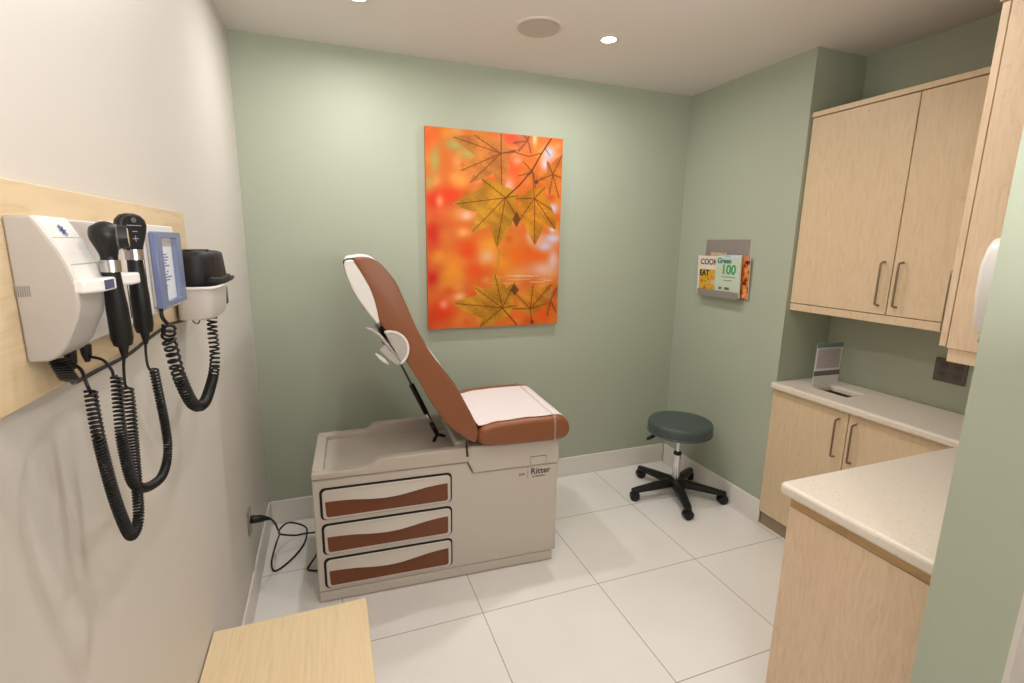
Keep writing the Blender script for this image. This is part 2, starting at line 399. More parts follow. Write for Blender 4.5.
    for _ in range(26):                                        # ripples of the reflection line
        x0 = rng.uniform(250, 440); y0 = rng.uniform(486, 512); l = rng.uniform(15, 70)
        _, dd = seg(x0, y0, x0+l, y0+rng.uniform(-2, 1)); mixc(np.clip((1.0-dd)/1.2+0.5, 0, 1)*0.6*np.clip((x0-230)/120, 0.2, 1), [(244, 226, 222), (222, 150, 90), (250, 214, 180)][rng.randint(3)])
    g_ = img.mean(axis=2, keepdims=True); img = g_ + (img-g_)*0.95
    c = np.clip((img-128)*1.10+108, 0, 255)/255.0
    c = np.where(c <= 0.04045, c/12.92, ((c+0.055)/1.055)**2.4)
    return NX, NY, u, v, c
def make_canvas():
    NX, NY, u, v, c = canvas_colors()
    x0, x1, zt, zb = 0.974, 1.851, 2.337, 1.153
    t = thing('canvas_print', 'large unframed canvas of orange and yellow maple leaves on the back wall', 'wall art', (0, 0, 0))
    n = (NX+1)*(NY+1)
    co = np.zeros((n, 3)); co[:, 0] = (x0 + (x1-x0)*u).ravel(); co[:, 1] = -0.034; co[:, 2] = (zt - (zt-zb)*v).ravel()
    idx = np.arange(n).reshape(NY+1, NX+1)
    f = np.stack([idx[:-1, :-1], idx[1:, :-1], idx[1:, 1:], idx[:-1, 1:]], -1).reshape(-1, 4)
    me = bpy.data.meshes.new('printed_face'); me.from_pydata(co.tolist(), [], f.tolist())
    at = me.color_attributes.new('print', 'FLOAT_COLOR', 'POINT')
    at.data.foreach_set('color', np.concatenate([c.reshape(-1, 3), np.ones((n, 1))], 1).ravel().astype(np.float32))
    m = mat('leaf_print', (1, 1, 1, 1), 0.45, spec=0.3); nt = m.node_tree
    a = nt.nodes.new('ShaderNodeVertexColor'); a.layer_name = 'print'
    nt.links.new(a.outputs['Color'], nt.nodes['Principled BSDF'].inputs['Base Color'])
    me.materials.append(m); o = bpy.data.objects.new('printed_face', me); COL.objects.link(o); o.parent = t
    side = mat('canvas_wrap', rgb(196, 120, 58), 0.6, bump=(300, 0.2))
    obj('stretched_edge', B(x0, x1, -0.0335, -0.001, zb, zt), side, t)
make_canvas()

# ------------------------------------------------------------------ exam table (local frame: x along the table, y to the back)
ET = thing('exam_table', 'grey medical exam table with brown vinyl seat, raised backrest and three drawers', 'exam table', (0.288, -0.815, 0), radians(-2.6))
DY = 0.50
bm = NB(); prism(bm, [(0.0, 0.058), (1.195, 0.058), (1.195, 0.566), (0.735, 0.566), (0.728, 0.588), (0.708, 0.627), (0.0, 0.627)], 'y', 0, DY)
obj('cabinet_body', bm, M_body, ET, bevel=0.008)
obj('plinth', B(0.002, 1.178, 0.0015, DY-0.004, 0.006, 0.0565), M_body, ET, bevel=0.004)
for x in (0.06, 1.12):
    for y in (0.05, 0.44): obj('levelling_foot', lathe(NB(), [(0.018, 0), (0.018, 0.008)], 12, Matrix.Translation((x, y, 0))), M_black, ET)
rim = [(0.0, 0.631), (0.0, 0.655), (0.01, 0.662), (0.245, 0.664), (0.262, 0.672), (0.285, 0.692), (0.305, 0.699), (0.73, 0.707), (0.73, 0.631)]
bm = NB(); prism(bm, rim, 'y', -0.010, 0.032); prism(bm, rim, 'y', 0.452, DY+0.004)
box(bm, 0.0, 0.05, 0.03, 0.455, 0.631, 0.662); box(bm, 0.045, 0.74, 0.028, 0.456, 0.625, 0.636)
obj('paper_tray', bm, M_tray, ET, bevel=0.007)
bm = NB(); prism(bm, [(0.740, 0.5675), (0.733, 0.589), (0.7125, 0.628), (0.7125, 0.708), (1.198, 0.700), (1.198, 0.5675)], 'y', -0.008, DY+0.004)
obj('seat_base', bm, M_body, ET, bevel=0.006)
bm = NB(); prism(bm, rrect(1.040, 1.124, 0.579, 0.617, 0.004), 'y', -0.0095, -0.006)
lat = obj('side_rail_socket', bm, M_body, ET)
bm = NB()
for a in ((1.039, 1.125, 0.616, 0.6185), (1.039, 1.0405, 0.579, 0.618), (1.1235, 1.125, 0.579, 0.618)): box(bm, a[0], a[1], -0.0098, -0.0085, a[2], a[3])
obj('socket_outline', bm, M_dgrey, lat)
obj('hinge_bracket', B(0.655, 0.73, 0.03, 0.45, 0.69, 0.728), M_greyp, ET, bevel=0.012)
bm = NB(); prism(bm, [(0.705, 0.66), (0.7, 0.74), (0.708, 0.745), (0.716, 0.66)], 'y', -0.012, -0.008); obj('hinge_slot', bm, M_black, ET)
# drawers
def make_drawer(z0, z1):
    x0, x1 = 0.040, 0.627
    d = obj('drawer', prism(NB(), rrect(x0, x1, z0, z1, 0.02), 'y', -0.006, 0.02), M_pull, ET, bevel=0.003)
    obj('shadow_gap', prism(NB(), rrect(x0-0.011, x1+0.007, z0-0.002, z1+0.011, 0.024), 'y', -0.0015, 0.004), M_gap, d)
    h = z1-z0; wave = [(0.02, .385), (0.12, .37), (0.23, .37), (0.35, .41), (0.47, .43), (0.58, .41), (0.71, .345), (0.80, .30), (0.90, .285), (0.975, .285)]
    top = [(x0+(x1-x0)*a, z1-h*b) for a, b in wave]; n = 6
    fine = []
    for (a, b), (c, e) in zip(top, top[1:]):
        for k in range(n): fine.append((a+(c-a)*k/n, b+(e-b)*k/n))
    fine.append(top[-1])
    pts = [(x0+0.014, z0+0.022), (x0+0.022, z0+0.013), (x1-0.022, z0+0.013), (x1-0.014, z0+0.022)] + fine[::-1]
    obj('inlay_panel', prism(NB(), pts, 'y', -0.0078, -0.004), M_inlay, d, bevel=0.0015)
    # scooped white pull lip that swells out above the inlay
    bm = NB(); N = 48; M = 8; rows = []
    for i in range(N+1):
        s = i/N; x = x0+0.02+(x1-x0-0.04)*s
        zz = None
        for (a, b), (c, e) in zip(fine, fine[1:]):
            if a <= x <= c: zz = b+(e-b)*(x-a)/max(c-a, 1e-9); break
        if zz is None: zz = fine[0][1] if x < fine[0][0] else fine[-1][1]
        zt = z1-0.012; env = sin(pi*s)**1.2
        r = []
        for k in range(M+1):
            w = k/M; z = zz+(zt-zz)*w
            r.append(bm.verts.new((x, -0.0062-0.020*env*(1-w)**1.3*(1.0), z)))
        r.append(bm.verts.new((x, -0.005, zz-0.0))); rows.append(r)
    for a, b in zip(rows, rows[1:]):
        for k in range(len(a)-2): bm.faces.new((a[k], a[k+1], b[k+1], b[k]))
        bm.faces.new((a[0], b[0], b[-1], a[-1]))
    obj('pull_lip', bm, M_pull, d, smooth=True, angle=60)
for z0, z1 in ((0.429, 0.574), (0.252, 0.397), (0.078, 0.222)): make_drawer(z0, z1)
# cushions
def cushion(name, prof, y0, y1, bev, parent=ET):
    bm = NB(); P = [Vector((p[0], 0, p[1])) for p in prof]
    Q = smooth_path([P[-1]]+P+[P[0], P[1]], 4); Q = Q[4:4+4*len(P)]
    prism(bm, [(q.x, q.z) for q in Q], 'y', y0, y1)
    o = obj(name, bm, M_vinyl, parent)
    b = o.modifiers.new('bevel', 'BEVEL'); b.width = bev; b.segments = 5; b.limit_method = 'ANGLE'; b.angle_limit = radians(60)
    for p in o.data.polygons: p.use_smooth = True
    return o
YC0, YC1 = -0.05, 0.585
backp = [(0.224, 1.606), (0.25, 1.615), (0.282, 1.613), (0.313, 1.601), (0.341, 1.576), (0.368, 1.543), (0.396, 1.503), (0.432, 1.418), (0.478, 1.303), (0.542, 1.181), (0.598, 1.104), (0.648, 1.029), (0.690, 0.953), (0.731, 0.870), (0.750, 0.815), (0.752, 0.775),
         (0.738, 0.745), (0.704, 0.763), (0.661, 0.798), (0.604, 0.853), (0.539, 0.952), (0.476, 1.075), (0.436, 1.146), (0.388, 1.230), (0.344, 1.303), (0.318, 1.345), (0.310, 1.395), (0.299, 1.447), (0.281, 1.497), (0.255, 1.547)]
cushion('backrest', backp, YC0, YC1, 0.018)
seatp = [(0.752, 0.762), (0.768, 0.800), (0.797, 0.818), (0.862, 0.829), (1.015, 0.835), (1.132, 0.835), (1.188, 0.832), (1.219, 0.813), (1.237, 0.777), (1.236, 0.741), (1.212, 0.715), (1.158, 0.706), (1.071, 0.705), (0.966, 0.706), (0.863, 0.708), (0.798, 0.716), (0.763, 0.735)]
cushion('seat', seatp, YC0, YC1, 0.028)
bm = NB(); sh = [(0.222, 1.606), (0.190, 1.602), (0.184, 1.585), (0.189, 1.555), (0.199, 1.523), (0.214, 1.482), (0.238, 1.435), (0.268, 1.390), (0.296, 1.350), (0.312, 1.330), (0.322, 1.345), (0.312, 1.395), (0.301, 1.447), (0.283, 1.497), (0.257, 1.547)]
prism(bm, sh, 'y', YC0+0.004, YC1-0.004)
obj('headrest_shell', bm, M_whitep, ET, bevel=0.006)
# paper roll holder behind the backrest
def cxz(cx, cz, r, a0, a1, n=24): return [(cx+r*cos(radians(a0+(a1-a0)*k/n)), cz+r*sin(radians(a0+(a1-a0)*k/n))) for k in range(n+1)]
for y in (-0.062, 0.585):
    c = (0.356, 1.222); bm = NB()
    prism(bm, cxz(*c, 0.078, 104, -50), 'y', y+0.003, y+0.007)
    hold = obj('roll_flange', bm, M_greyp, ET)
    obj('flange_rim', tube(NB(), [(p[0], y+0.004, p[1]) for p in cxz(*c, 0.079, 104, -56)], 0.0062, 8), M_whitep, hold)
    bm = NB(); prism(bm, [(0.316, 1.224), (0.338, 1.246), (0.356, 1.222), (0.404, 1.158), (0.386, 1.150), (0.345, 1.186)], 'y', y+0.004, y+0.008); obj('flange_plate', bm, M_greyp, hold)
    obj('paper_guide', tube(NB(), [(p[0], y+0.004, p[1]) for p in [(0.297, 1.208), (0.312, 1.192), (0.330, 1.174), (0.350, 1.156)]], [0.003, 0.0075, 0.0085, 0.003], 8), M_whitep, hold)
    obj('holder_arm', tube(NB(), [(0.262, y+0.005, 1.322), (0.285, y+0.005, 1.312), (0.318, y+0.005, 1.285), (0.40, y+0.005, 1.17)], [0.004, 0.008, 0.008, 0.004], 6), M_greyp, hold)
bm = NB(); tube(bm, [(0.36, -0.058, 1.222), (0.36, 0.588, 1.222)], 0.008, 10); obj('roll_spindle', bm, M_dgrey, ET)
# gas strut
s0, s1 = Vector((0.388, 0.28, 1.165)), Vector((0.618, 0.28, 0.655))
def sp(a): return s0.lerp(s1, a)
st = obj('gas_strut', tube(NB(), [sp(0.40), sp(0.72)], 0.0135, 14), M_black, ET)
obj('piston_rod', tube(NB(), [sp(0.0), sp(0.41)], 0.0055, 10), M_dgrey, st)
obj('silver_sleeve', tube(NB(), [sp(0.72), sp(0.83)], 0.0115, 14), M_silver, st)
bm = NB(); tube(bm, [sp(0.83), sp(0.98)], 0.0125, 12); tube(bm, [sp(0.96), s1+Vector((-0.028, 0, -0.02))], 0.0085, 8); tube(bm, [sp(0.96), s1+Vector((0.034, 0, 0.004))], 0.0085, 8)
obj('strut_foot', bm, M_black, st)
# lettering on the side
Mt = lambda x, z, y=-0.0008: Matrix.Translation((x, y, z)) @ Matrix.Rotation(pi/2, 4, 'X')
text('maker_lettering', 'Ritter', 0.046, M_ink, ET, Mt(1.098, 0.532), off=0.0006)
text('model_lettering', '204', 0.022, M_dgrey, ET, Mt(0.995, 0.522))
text('maker_small_lettering', 'by MIDMARK', 0.0125, M_ink, ET, Mt(1.088, 0.503))
obj('lettering_rule', B(1.028, 1.0295, -0.001, 0.001, 0.498, 0.557), M_dgrey, ET)
# strap of clear film that keeps the paper down at the foot end
bm = NB(); off = 0.0035
strap = [(YC0-off, 0.712), (YC0-off, 0.805), (YC0+0.004, 0.833), (YC0+0.018, 0.8395), (0.2, 0.8395), (YC1-0.018, 0.8395), (YC1+off, 0.80), (YC1+off, 0.712)]
va = [bm.verts.new((1.142, a, b)) for a, b in strap]; vb = [bm.verts.new((1.156, a, b)) for a, b in strap]
for i in range(len(strap)-1): bm.faces.new((va[i], va[i+1], vb[i+1], vb[i]))
obj('paper_strap', bm, M_film, ET)

# paper cover: comes off the roll behind, over the head, down the backrest and along the seat
def paper():
    t = thing('table_paper', 'white crinkled exam paper drawn over the brown backrest and seat', 'paper sheet', ET.location, radians(-2.6))
    def hug(prof, i0, i1, off):
        Q = [Vector((p[0], 0, p[1])) for p in prof]; out = []
        for i in range(i0, i1+1):
            a, b = Q[i-1], Q[(i+1) % len(Q)]; t = (b-a).normalized(); n = Vector((-t.z, 0, t.x))
            out.append((Q[i].x+n.x*off, Q[i].z+n.z*off))
        return out
    pts = [(0.338, 1.222), (0.318, 1.275), (0.306, 1.330)] + [(x-0.0022, z-0.001) for x, z in sh[8:2:-1]] + [(0.1815, 1.585), (0.187, 1.606), (0.222, 1.6125)] + hug(backp, 1, 13, 0.0022) + [(0.752, 0.832), (0.766, 0.818)] + hug(seatp, 2, 7, 0.0028)
    P = resample(smooth_path([(p[0], 0, p[1]) for p in pts], 6), 0.012)
    bm = NB(); rows = []; NYp = 22; random.seed(4)
    for i, p in enumerate(P):
        flat = p.x > 0.80; seatk = p.x > 0.76
        y0 = (-0.022 if seatk else 0.0) + (0.004*sin(i*0.5) if flat else 0); y1 = 0.505
        rows.append([bm.verts.new((p.x, y0+(y1-y0)*k/NYp, p.z + (random.random()*0.0012 if seatk else 0))) for k in range(NYp+1)])
    for a, b in zip(rows, rows[1:]):
        for k in range(NYp): bm.faces.new((a[k], a[k+1], b[k+1], b[k]))
    obj('paper_sheet', bm, M_paper, t, smooth=True, angle=80)
    bm = NB(); lathe(bm, [(0.017, 0.0), (0.017, 0.51)], 24, Matrix.Translation((0.356, 0.51, 1.222)) @ Matrix.Rotation(pi/2, 4, 'X'))
    obj('paper_roll', bm, M_paper, t, smooth=True)
paper()

# ------------------------------------------------------------------ exam table mains lead and left wall socket
so = thing('wall_socket', 'grey wall socket low on the beige left wall with a black plug in it', 'socket', (0, -0.655, 0.395))
obj('cover_plate', prism(NB(), rrect(-0.038, 0.038, -0.06, 0.06, 0.006), 'x', 0, 0.006), M_steel, so, bevel=0.002)
bm = NB()
for z in (0.025, -0.025): prism(bm, rrect(-0.017, 0.017, z-0.017, z+0.017, 0.008), 'x', 0.006, 0.008)
obj('receptacle', bm, M_greyp, so)
pc = thing('power_cord', 'black power cord looping over the floor beside the grey exam table', 'power cord', (0, 0, 0))
bm = NB(); tube(bm, [(0.008, -0.655, 0.40), (0.02, -0.655, 0.40), (0.022, -0.655, 0.40), (0.05, -0.65, 0.395), (0.07, -0.64, 0.387), (0.085, -0.632, 0.378)], [0.017, 0.020, 0.019, 0.018, 0.011, 0.006], 12)
obj('plug', bm, M_black, pc, smooth=True)
cp = [(0.084, -0.632, 0.379), (0.097, -0.585, 0.33), (0.102, -0.53, 0.26), (0.096, -0.43, 0.17), (0.068, -0.345, 0.075), (0.046, -0.415, 0.012), (0.070, -0.495, 0.007), (0.136, -0.429, 0.007), (0.195, -0.308, 0.007), (0.213, -0.193, 0.020), (0.195, -0.206, 0.07), (0.129, -0.255, 0.13), (0.094, -0.345, 0.155), (0.088, -0.348, 0.125), (0.16, -0.321, 0.085), (0.209, -0.310, 0.080), (0.262, -0.350, 0.1), (0.29, -0.352, 0.12)]
obj('cable', tube(NB(), smooth_path(cp, 10), 0.0048, 8), M_cord, pc)
bm = tube(NB(), smooth_path([(0.299, -0.475, 0.092), (0.279, -0.488, 0.07), (0.262, -0.506, 0.045), (0.232, -0.517, 0.010), (0.230, -0.541, 0.007), (0.267, -0.561, 0.007), (0.297, -0.563, 0.012)], 8), 0.0048, 8)
tag(obj('footswitch_cord', bm, M_cord), 'short bend of black cord emerging under the left end of the exam table', 'cord')

# ------------------------------------------------------------------ rolling stool
SX, SY = 2.564, -0.498
stool = thing('rolling_stool', 'round rolling stool with dark green vinyl seat in the back right corner', 'stool', (SX, SY, 0))
bm = NB(); lathe(bm, [(0.05, 0.458), (0.185, 0.458), (0.200, 0.463), (0.208, 0.474), (0.209, 0.512), (0.206, 0.530), (0.197, 0.539), (0.15, 0.543), (0.05, 0.544), (0.0, 0.544)], 64)
obj('seat', bm, M_stool, stool, smooth=True, angle=50)
bm = NB(); lathe(bm, [(0.198, 0.4575), (0.206, 0.461), (0.2105, 0.469), (0.206, 0.476)], 64); obj('seat_piping', bm, M_stool, stool, smooth=True)
obj('seat_plate', B(-0.07, 0.07, -0.07, 0.07, 0.437, 0.459), M_black, stool, bevel=0.003)
obj('gas_column', lathe(NB(), [(0.014, 0.24), (0.014, 0.438)], 24), M_chrome, stool, smooth=True)
c_ = obj('column_sleeve', lathe(NB(), [(0.024, 0.095), (0.024, 0.30)], 28), M_chrome, stool, smooth=True)
obj('sleeve_cap', lathe(NB(), [(0.0245, 0.298), (0.027, 0.302), (0.025, 0.318), (0.016, 0.322)], 28), M_black, c_, smooth=True)
lv = obj('height_lever', tube(NB(), smooth_path([(-0.03, 0.01, 0.450), (-0.11, 0.04, 0.445), (-0.160, 0.058, 0.428)], 6), 0.004, 8), M_metal, stool)
obj('lever_grip', tube(NB(), [(-0.150, 0.055, 0.433), (-0.162, 0.059, 0.427), (-0.196, 0.071, 0.408), (-0.205, 0.074, 0.403)], [0.007, 0.012, 0.012, 0.005], 10), M_black, lv, smooth=True)
base = obj('base_hub', lathe(NB(), [(0.030, 0.070), (0.040, 0.078), (0.040, 0.115), (0.030, 0.125)], 28), M_black, stool, smooth=True)
for k in range(5):
    a = radians(31+72*k); d = Vector((cos(a), sin(a), 0)); n = Vector((-sin(a), cos(a), 0))
    bm = NB(); secs = []
    for r, w, zt, zb in ((0.02, 0.034, 0.124, 0.078), (0.10, 0.031, 0.114, 0.072), (0.20, 0.027, 0.102, 0.066), (0.29, 0.024, 0.090, 0.062), (0.324, 0.016, 0.086, 0.063)):
        p = d*r; secs.append([bm.verts.new(p+n*s*w*q+Vector((0, 0, z))) for s, q, z in ((-1, 1, zb), (1, 1, zb), (1, 1, zt-0.008), (1, 0.6, zt), (-1, 0.6, zt), (-1, 1, zt-0.008))])
    for A_, B_ in zip(secs, secs[1:]):
        for i in range(6): bm.faces.new((A_[i], A_[(i+1) % 6], B_[(i+1) % 6], B_[i]))
    bm.faces.new(secs[0][::-1]); bm.faces.new(secs[-1])
    lg = obj('base_leg', bm, M_black, stool, bevel=0.003)
    cas = NB(); c = d*0.304; ca = a+radians([40, -25, 70, 15, -60][k]); ax = Vector((cos(ca), sin(ca), 0))
    R90 = Matrix.Rotation(ca, 4, 'Z') @ Matrix.Rotation(pi/2, 4, 'Y')
    for s in (-0.014, 0.014):
        q = c + ax*s + Vector((0, 0, 0.031))
        lathe(cas, [(0.022, -0.010), (0.031, -0.008), (0.031, 0.008), (0.022, 0.010)], 20, Matrix.Translation(q) @ R90)
    tube(cas, [c+Vector((0, 0, 0.026)), c+Vector((0, 0, 0.064))], 0.007, 8)
    hood = [c + ax*s + Vector((0, 0, 0.026)) for s in (-0.01, 0.01)]
    lathe(cas, [(0.026, -0.006), (0.033, -0.004), (0.033, 0.004), (0.026, 0.006)], 20, Matrix.Translation(c+Vector((0, 0, 0.0345))) @ R90)
    obj('caster', cas, M_black, stool, smooth=True)

# ------------------------------------------------------------------ magazine rack on the right wall
rk = thing('magazine_rack', 'grey metal magazine rack mounted on the green right wall', 'magazine rack', (0, 0, 0))
bm = NB(); box(bm, W-0.006, W, -0.652, -0.280, 1.366, 1.728)
obj('back_plate', bm, M_steel, rk, bevel=0.002)
bm = NB(); prism(bm, [(W-0.006, 1.356), (W-0.058, 1.356), (W-0.064, 1.402), (W-0.061, 1.402), (W-0.056, 1.360), (W-0.006, 1.360)], 'y', -0.652, -0.296)
obj('front_pocket', bm, M_steel, rk)
def rackM(y, z, x): # text plane facing -x : local +x -> -y, local +y -> +z
    return Matrix(((0, 0, -1, x), (-1, 0, 0, y), (0, 1, 0, z), (0, 0, 0, 1)))
def mag(label, y0, y1, z0, z1, xb, col, lean=0.012, th=0.005):
    m_ = thing('magazine', label, 'magazine', (0, 0, 0), 0, 'magazines in the wall rack')
    bm = NB(); prism(bm, [(xb, z0), (xb-lean, z1), (xb-lean-th, z1), (xb-th, z0)], 'y', y1, y0)
    o = obj('pages', bm, M_white, m_)
    bm = NB(); prism(bm, [(xb-th, z0), (xb-lean-th, z1), (xb-lean-th-0.0006, z1), (xb-th-0.0006, z0)], 'y', y1, y0)
    obj('cover', bm, col, m_)
    def at(y, z, e=0.0012): return rackM(y, z, xb-th-0.0006-lean*(z-z0)/(z1-z0)-e)
    def patch(name, ya, yb, za, zb, mt, e=0.0009):
        x_ = lambda z: xb-th-0.0006-lean*(z-z0)/(z1-z0)-e
        bm = NB(); bm.faces.new([bm.verts.new(p) for p in ((x_(za), ya, za), (x_(za), yb, za), (x_(zb), yb, zb), (x_(zb), ya, zb))])
        return obj(name, bm, mt, m_)
    return m_, at, patch
def noisecol(name, stops, scale):
    m = mat(name, (1, 1, 1, 1), 0.35); nt = m.node_tree
    tc = nt.nodes.new('ShaderNodeTexCoord'); n = nt.nodes.new('ShaderNodeTexNoise'); n.inputs['Scale'].default_value = scale; n.inputs['Detail'].default_value = 2
    nt.links.new(tc.outputs['Object'], n.inputs['Vector']); r = ramp(nt, stops); nt.links.new(n.outputs['Fac'], r.inputs['Fac'])
    nt.links.new(r.outputs['Color'], nt.nodes['Principled BSDF'].inputs['Base Color']); return m
C_cook = mat('cream_cover', rgb(228, 220, 206), 0.35); C_100 = mat('pale_green_cover', rgb(198, 212, 190), 0.35)
C_org = noisecol('orange_food_cover', [(0.35, rgb(70, 36, 24)), (0.48, rgb(214, 120, 48)), (0.6, rgb(232, 150, 70)), (0.7, rgb(236, 190, 170))], 28)
C_food = noisecol('yellow_food_photo', [(0.3, rgb(120, 150, 60)), (0.45, rgb(214, 180, 50)), (0.55, rgb(226, 160, 50)), (0.68, rgb(170, 90, 60))], 34)
C_blue = mat('pale_blue_cover', rgb(176, 196, 214), 0.35); C_top = noisecol('tan_cover', [(0.4, rgb(196, 176, 160)), (0.6, rgb(206, 150, 90))], 30)
I_green = mat('green_ink', rgb(70, 160, 96), 0.5); I_teal = mat('teal_ink', rgb(60, 130, 120), 0.5); I_black = mat('black_ink', rgb(40, 44, 40), 0.5); I_red = mat('dark_red_ink', rgb(120, 50, 50), 0.5)
m_, at, patch = mag('magazine with orange food cover, rearmost at the right of the rack', -0.692, -0.44, 1.366, 1.628, W-0.012, C_org, 0.012)
patch('pink_corner', -0.690, -0.655, 1.60, 1.627, mat('rose_print', rgb(196, 130, 130), 0.4))
m_, at, patch = mag('tan magazine peeking over the middle of the rack, behind the others', -0.50, -0.365, 1.366, 1.646, W-0.020, C_top, 0.012)
m_, at, patch = mag('pale blue magazine just behind the green numbered cover', -0.640, -0.45, 1.366, 1.633, W-0.028, C_blue, 0.012)
patch('title_band', -0.640, -0.55, 1.612, 1.632, mat('lilac_print', rgb(206, 210, 232), 0.4))
m_, at, patch = mag('cream cooking magazine with EAT photo, left in the rack', -0.515, -0.268, 1.366, 1.622, W-0.036, C_cook, 0.012)
text('title', 'COOK', 0.052, I_red, m_, at(-0.372, 1.582), off=0.0012)
patch('cover_photo', -0.478, -0.288, 1.398, 1.533, C_food)
text('headline', 'EAT', 0.052, I_black, m_, at(-0.335, 1.508, 0.0022), off=0.002); patch('photo_edge', -0.494, -0.478, 1.400, 1.536, mat('mauve_print', rgb(130, 92, 96), 0.4))
patch('photo_highlight', -0.455, -0.40, 1.435, 1.465, mat('pink_print', rgb(214, 176, 160), 0.4), 0.0016)
m_, at, patch = mag('pale green magazine numbered 100, front right in the rack', -0.652, -0.442, 1.366, 1.616, W-0.044, C_100, 0.012)
text('title', 'Green', 0.046, I_teal, m_, at(-0.520, 1.594, 0.0014), off=0.0014); text('number', '100', 0.082, I_green, m_, at(-0.558, 1.538), off=0.0028)
for k, (a, b) in enumerate(((-0.500, -0.618), (-0.525, -0.590))): patch('text_line', b, a, 1.490-k*0.022, 1.496-k*0.022, mat('sage_print', rgb(130, 156, 128), 0.5))
for ya, yb in ((-0.505, -0.480), (-0.570, -0.530)): patch('cover_motif', ya, yb, 1.412, 1.428, mat('grey_brown_print', rgb(108, 98, 98), 0.5))

# ------------------------------------------------------------------ cabinets
def pull(parent, base, normal, axis, length, r=0.0048, out=0.03):
    """bow handle: base = middle point on the door, normal = outward"""
    b = Vector(base); n = Vector(normal); a = Vector(axis)*length/2
    pts = [b-a, b-a*0.98+n*out*0.6, b-a*0.92+n*out*0.93, b-a*0.80+n*out, b+a*0.80+n*out, b+a*0.92+n*out*0.93, b+a*0.98+n*out*0.6, b+a]
    return obj('handle', tube(NB(), smooth_path(pts, 4), r, 8), M_metal, parent)
# far wall cabinet in the alcove
uc = thing('wall_cabinet', 'far maple wall cabinet in the alcove with two tall doors', 'cabinet', (0, 0, 0), 0)
XF = 2.868
obj('carcass', B(XF+0.020, W2, -2.068, -0.960, 1.375, 2.36), M_maple, uc)
obj('crown_rail', B(XF-0.006, W2, -2.068, -0.959, 2.361, 2.386), M_maple, uc, bevel=0.002)
obj('light_rail', B(XF+0.004, XF+0.022, -2.068, -0.960, 1.335, 1.374), M_maple, uc, bevel=0.0015)
for y0, y1, hy in ((-1.478, -0.962, -1.443), (-1.998, -1.483, -1.522)):
    d = obj('door', B(XF, XF+0.018, y0, y1, 1.378, 2.357), M_maple, uc, bevel=0.0015)
    pull(d, (XF, hy, 1.521), (-1, 0, 0), (0, 0, 1), 0.205)
obj('corner_filler', B(XF+0.002, XF+0.02, -2.068, -2.002, 1.378, 2.357), M_maple, uc)
# near wall cabinet on the near wall, seen from its end
nc = thing('wall_cabinet', 'near maple wall cabinet seen from its end, carrying the white dispenser', 'cabinet', (0, 0, 0), 0)
XE, YF = 2.205, -2.070
obj('carcass', B(XE, 2.86, YN, YF-0.022, 1.383, 2.36), M_maple2, nc)
obj('crown_rail', B(XE-0.006, 2.86, YN, YF+0.006, 2.361, 2.386), M_maple2, nc, bevel=0.002)
obj('light_rail', B(XE+0.0245, 2.86, YF-0.042, YF-0.024, 1.340, 1.382), M_maple2, nc, bevel=0.0015)
obj('end_rail', B(XE+0.006, XE+0.024, YN, YF-0.024, 1.340, 1.382), M_maple2, nc, bevel=0.0015)
for x0, x1, hx in ((XE, 2.53, 2.262), (2.534, 2.86, 2.82)):
    d = obj('door', B(x0, x1, YF-0.019, YF, 1.386, 2.357), M_maple2, nc, bevel=0.0015)
    pull(d, (hx, YF, 1.521), (0, 1, 0), (0, 0, 1), 0.205)
# sanitiser dispenser on the end panel
sd = thing('hand_sanitizer_dispenser', 'white dispenser mounted on the end panel of the near wall cabinet', 'dispenser', (0, 0, 0))
bm = NB(); prof = [(XE, 1.445), (XE-0.04, 1.445), (XE-0.062, 1.475), (XE-0.080, 1.56), (XE-0.082, 1.64), (XE-0.062, 1.695), (XE-0.04, 1.716), (XE, 1.72)]
prism(bm, prof, 'y', -2.300, -2.172)
obj('housing', bm, M_whitep, sd, bevel=0.012, segs=4)
obj('push_bar', B(XE-0.080, XE-0.045, -2.285, -2.20, 1.425, 1.448), M_greyp, sd, bevel=0.006)
# base cabinets
bc = thing('base_cabinet', 'far maple base cabinet under the worktop with two bar-handled doors', 'cabinet', (0, 0, 0), 0)
XB = 2.826
obj('carcass', B(XB+0.019, W2-0.003, -1.935, -0.958, 0.088, 0.872), M_maple, bc)
obj('toe_kick', B(XB+0.022, XB+0.04, -1.930, -0.962, 0.0, 0.087), M_kick, bc)
for y0, y1, hy in ((-1.413, -0.960, -1.370), (-1.866, -1.418, -1.457)):
    d = obj('door', B(XB, XB+0.018, y0, y1, 0.090, 0.868), M_maple, bc, bevel=0.0015)
    pull(d, (XB, hy, 0.724), (-1, 0, 0), (0, 0, 1), 0.205)
obj('corner_filler', B(XB+0.002, XB+0.019, -1.93, -1.870, 0.090, 0.868), M_maple, bc)
nb = thing('base_cabinet', 'near maple base cabinet with plain end panel beside the green wall end', 'cabinet', (0, 0, 0), 0)
XP = 1.822
obj('end_panel', B(XP, XP+0.018, YN, -1.936, 0.0, 0.830), M_maple2, nb, bevel=0.001)
obj('carcass', B(XP+0.018, W2-0.003, YN, -1.948, 0.09, 0.872), M_maple2, nb)
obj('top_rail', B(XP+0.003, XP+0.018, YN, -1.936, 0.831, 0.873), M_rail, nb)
obj('toe_kick', B(XP+0.018, XB+0.05, -2.01, -1.995, 0.0, 0.09), M_kick, nb)
for x0, x1, hx in ((XP+0.002, 2.31, 2.26), (2.314, XB-0.01, 2.365)):
    d = obj('door', B(max(x0, XP+0.0185), x1, -1.946, -1.927, 0.092, 0.868), M_maple2, nb, bevel=0.0015)
    pull(d, (hx, -1.927, 0.72), (0, 1, 0), (0, 0, 1), 0.205)
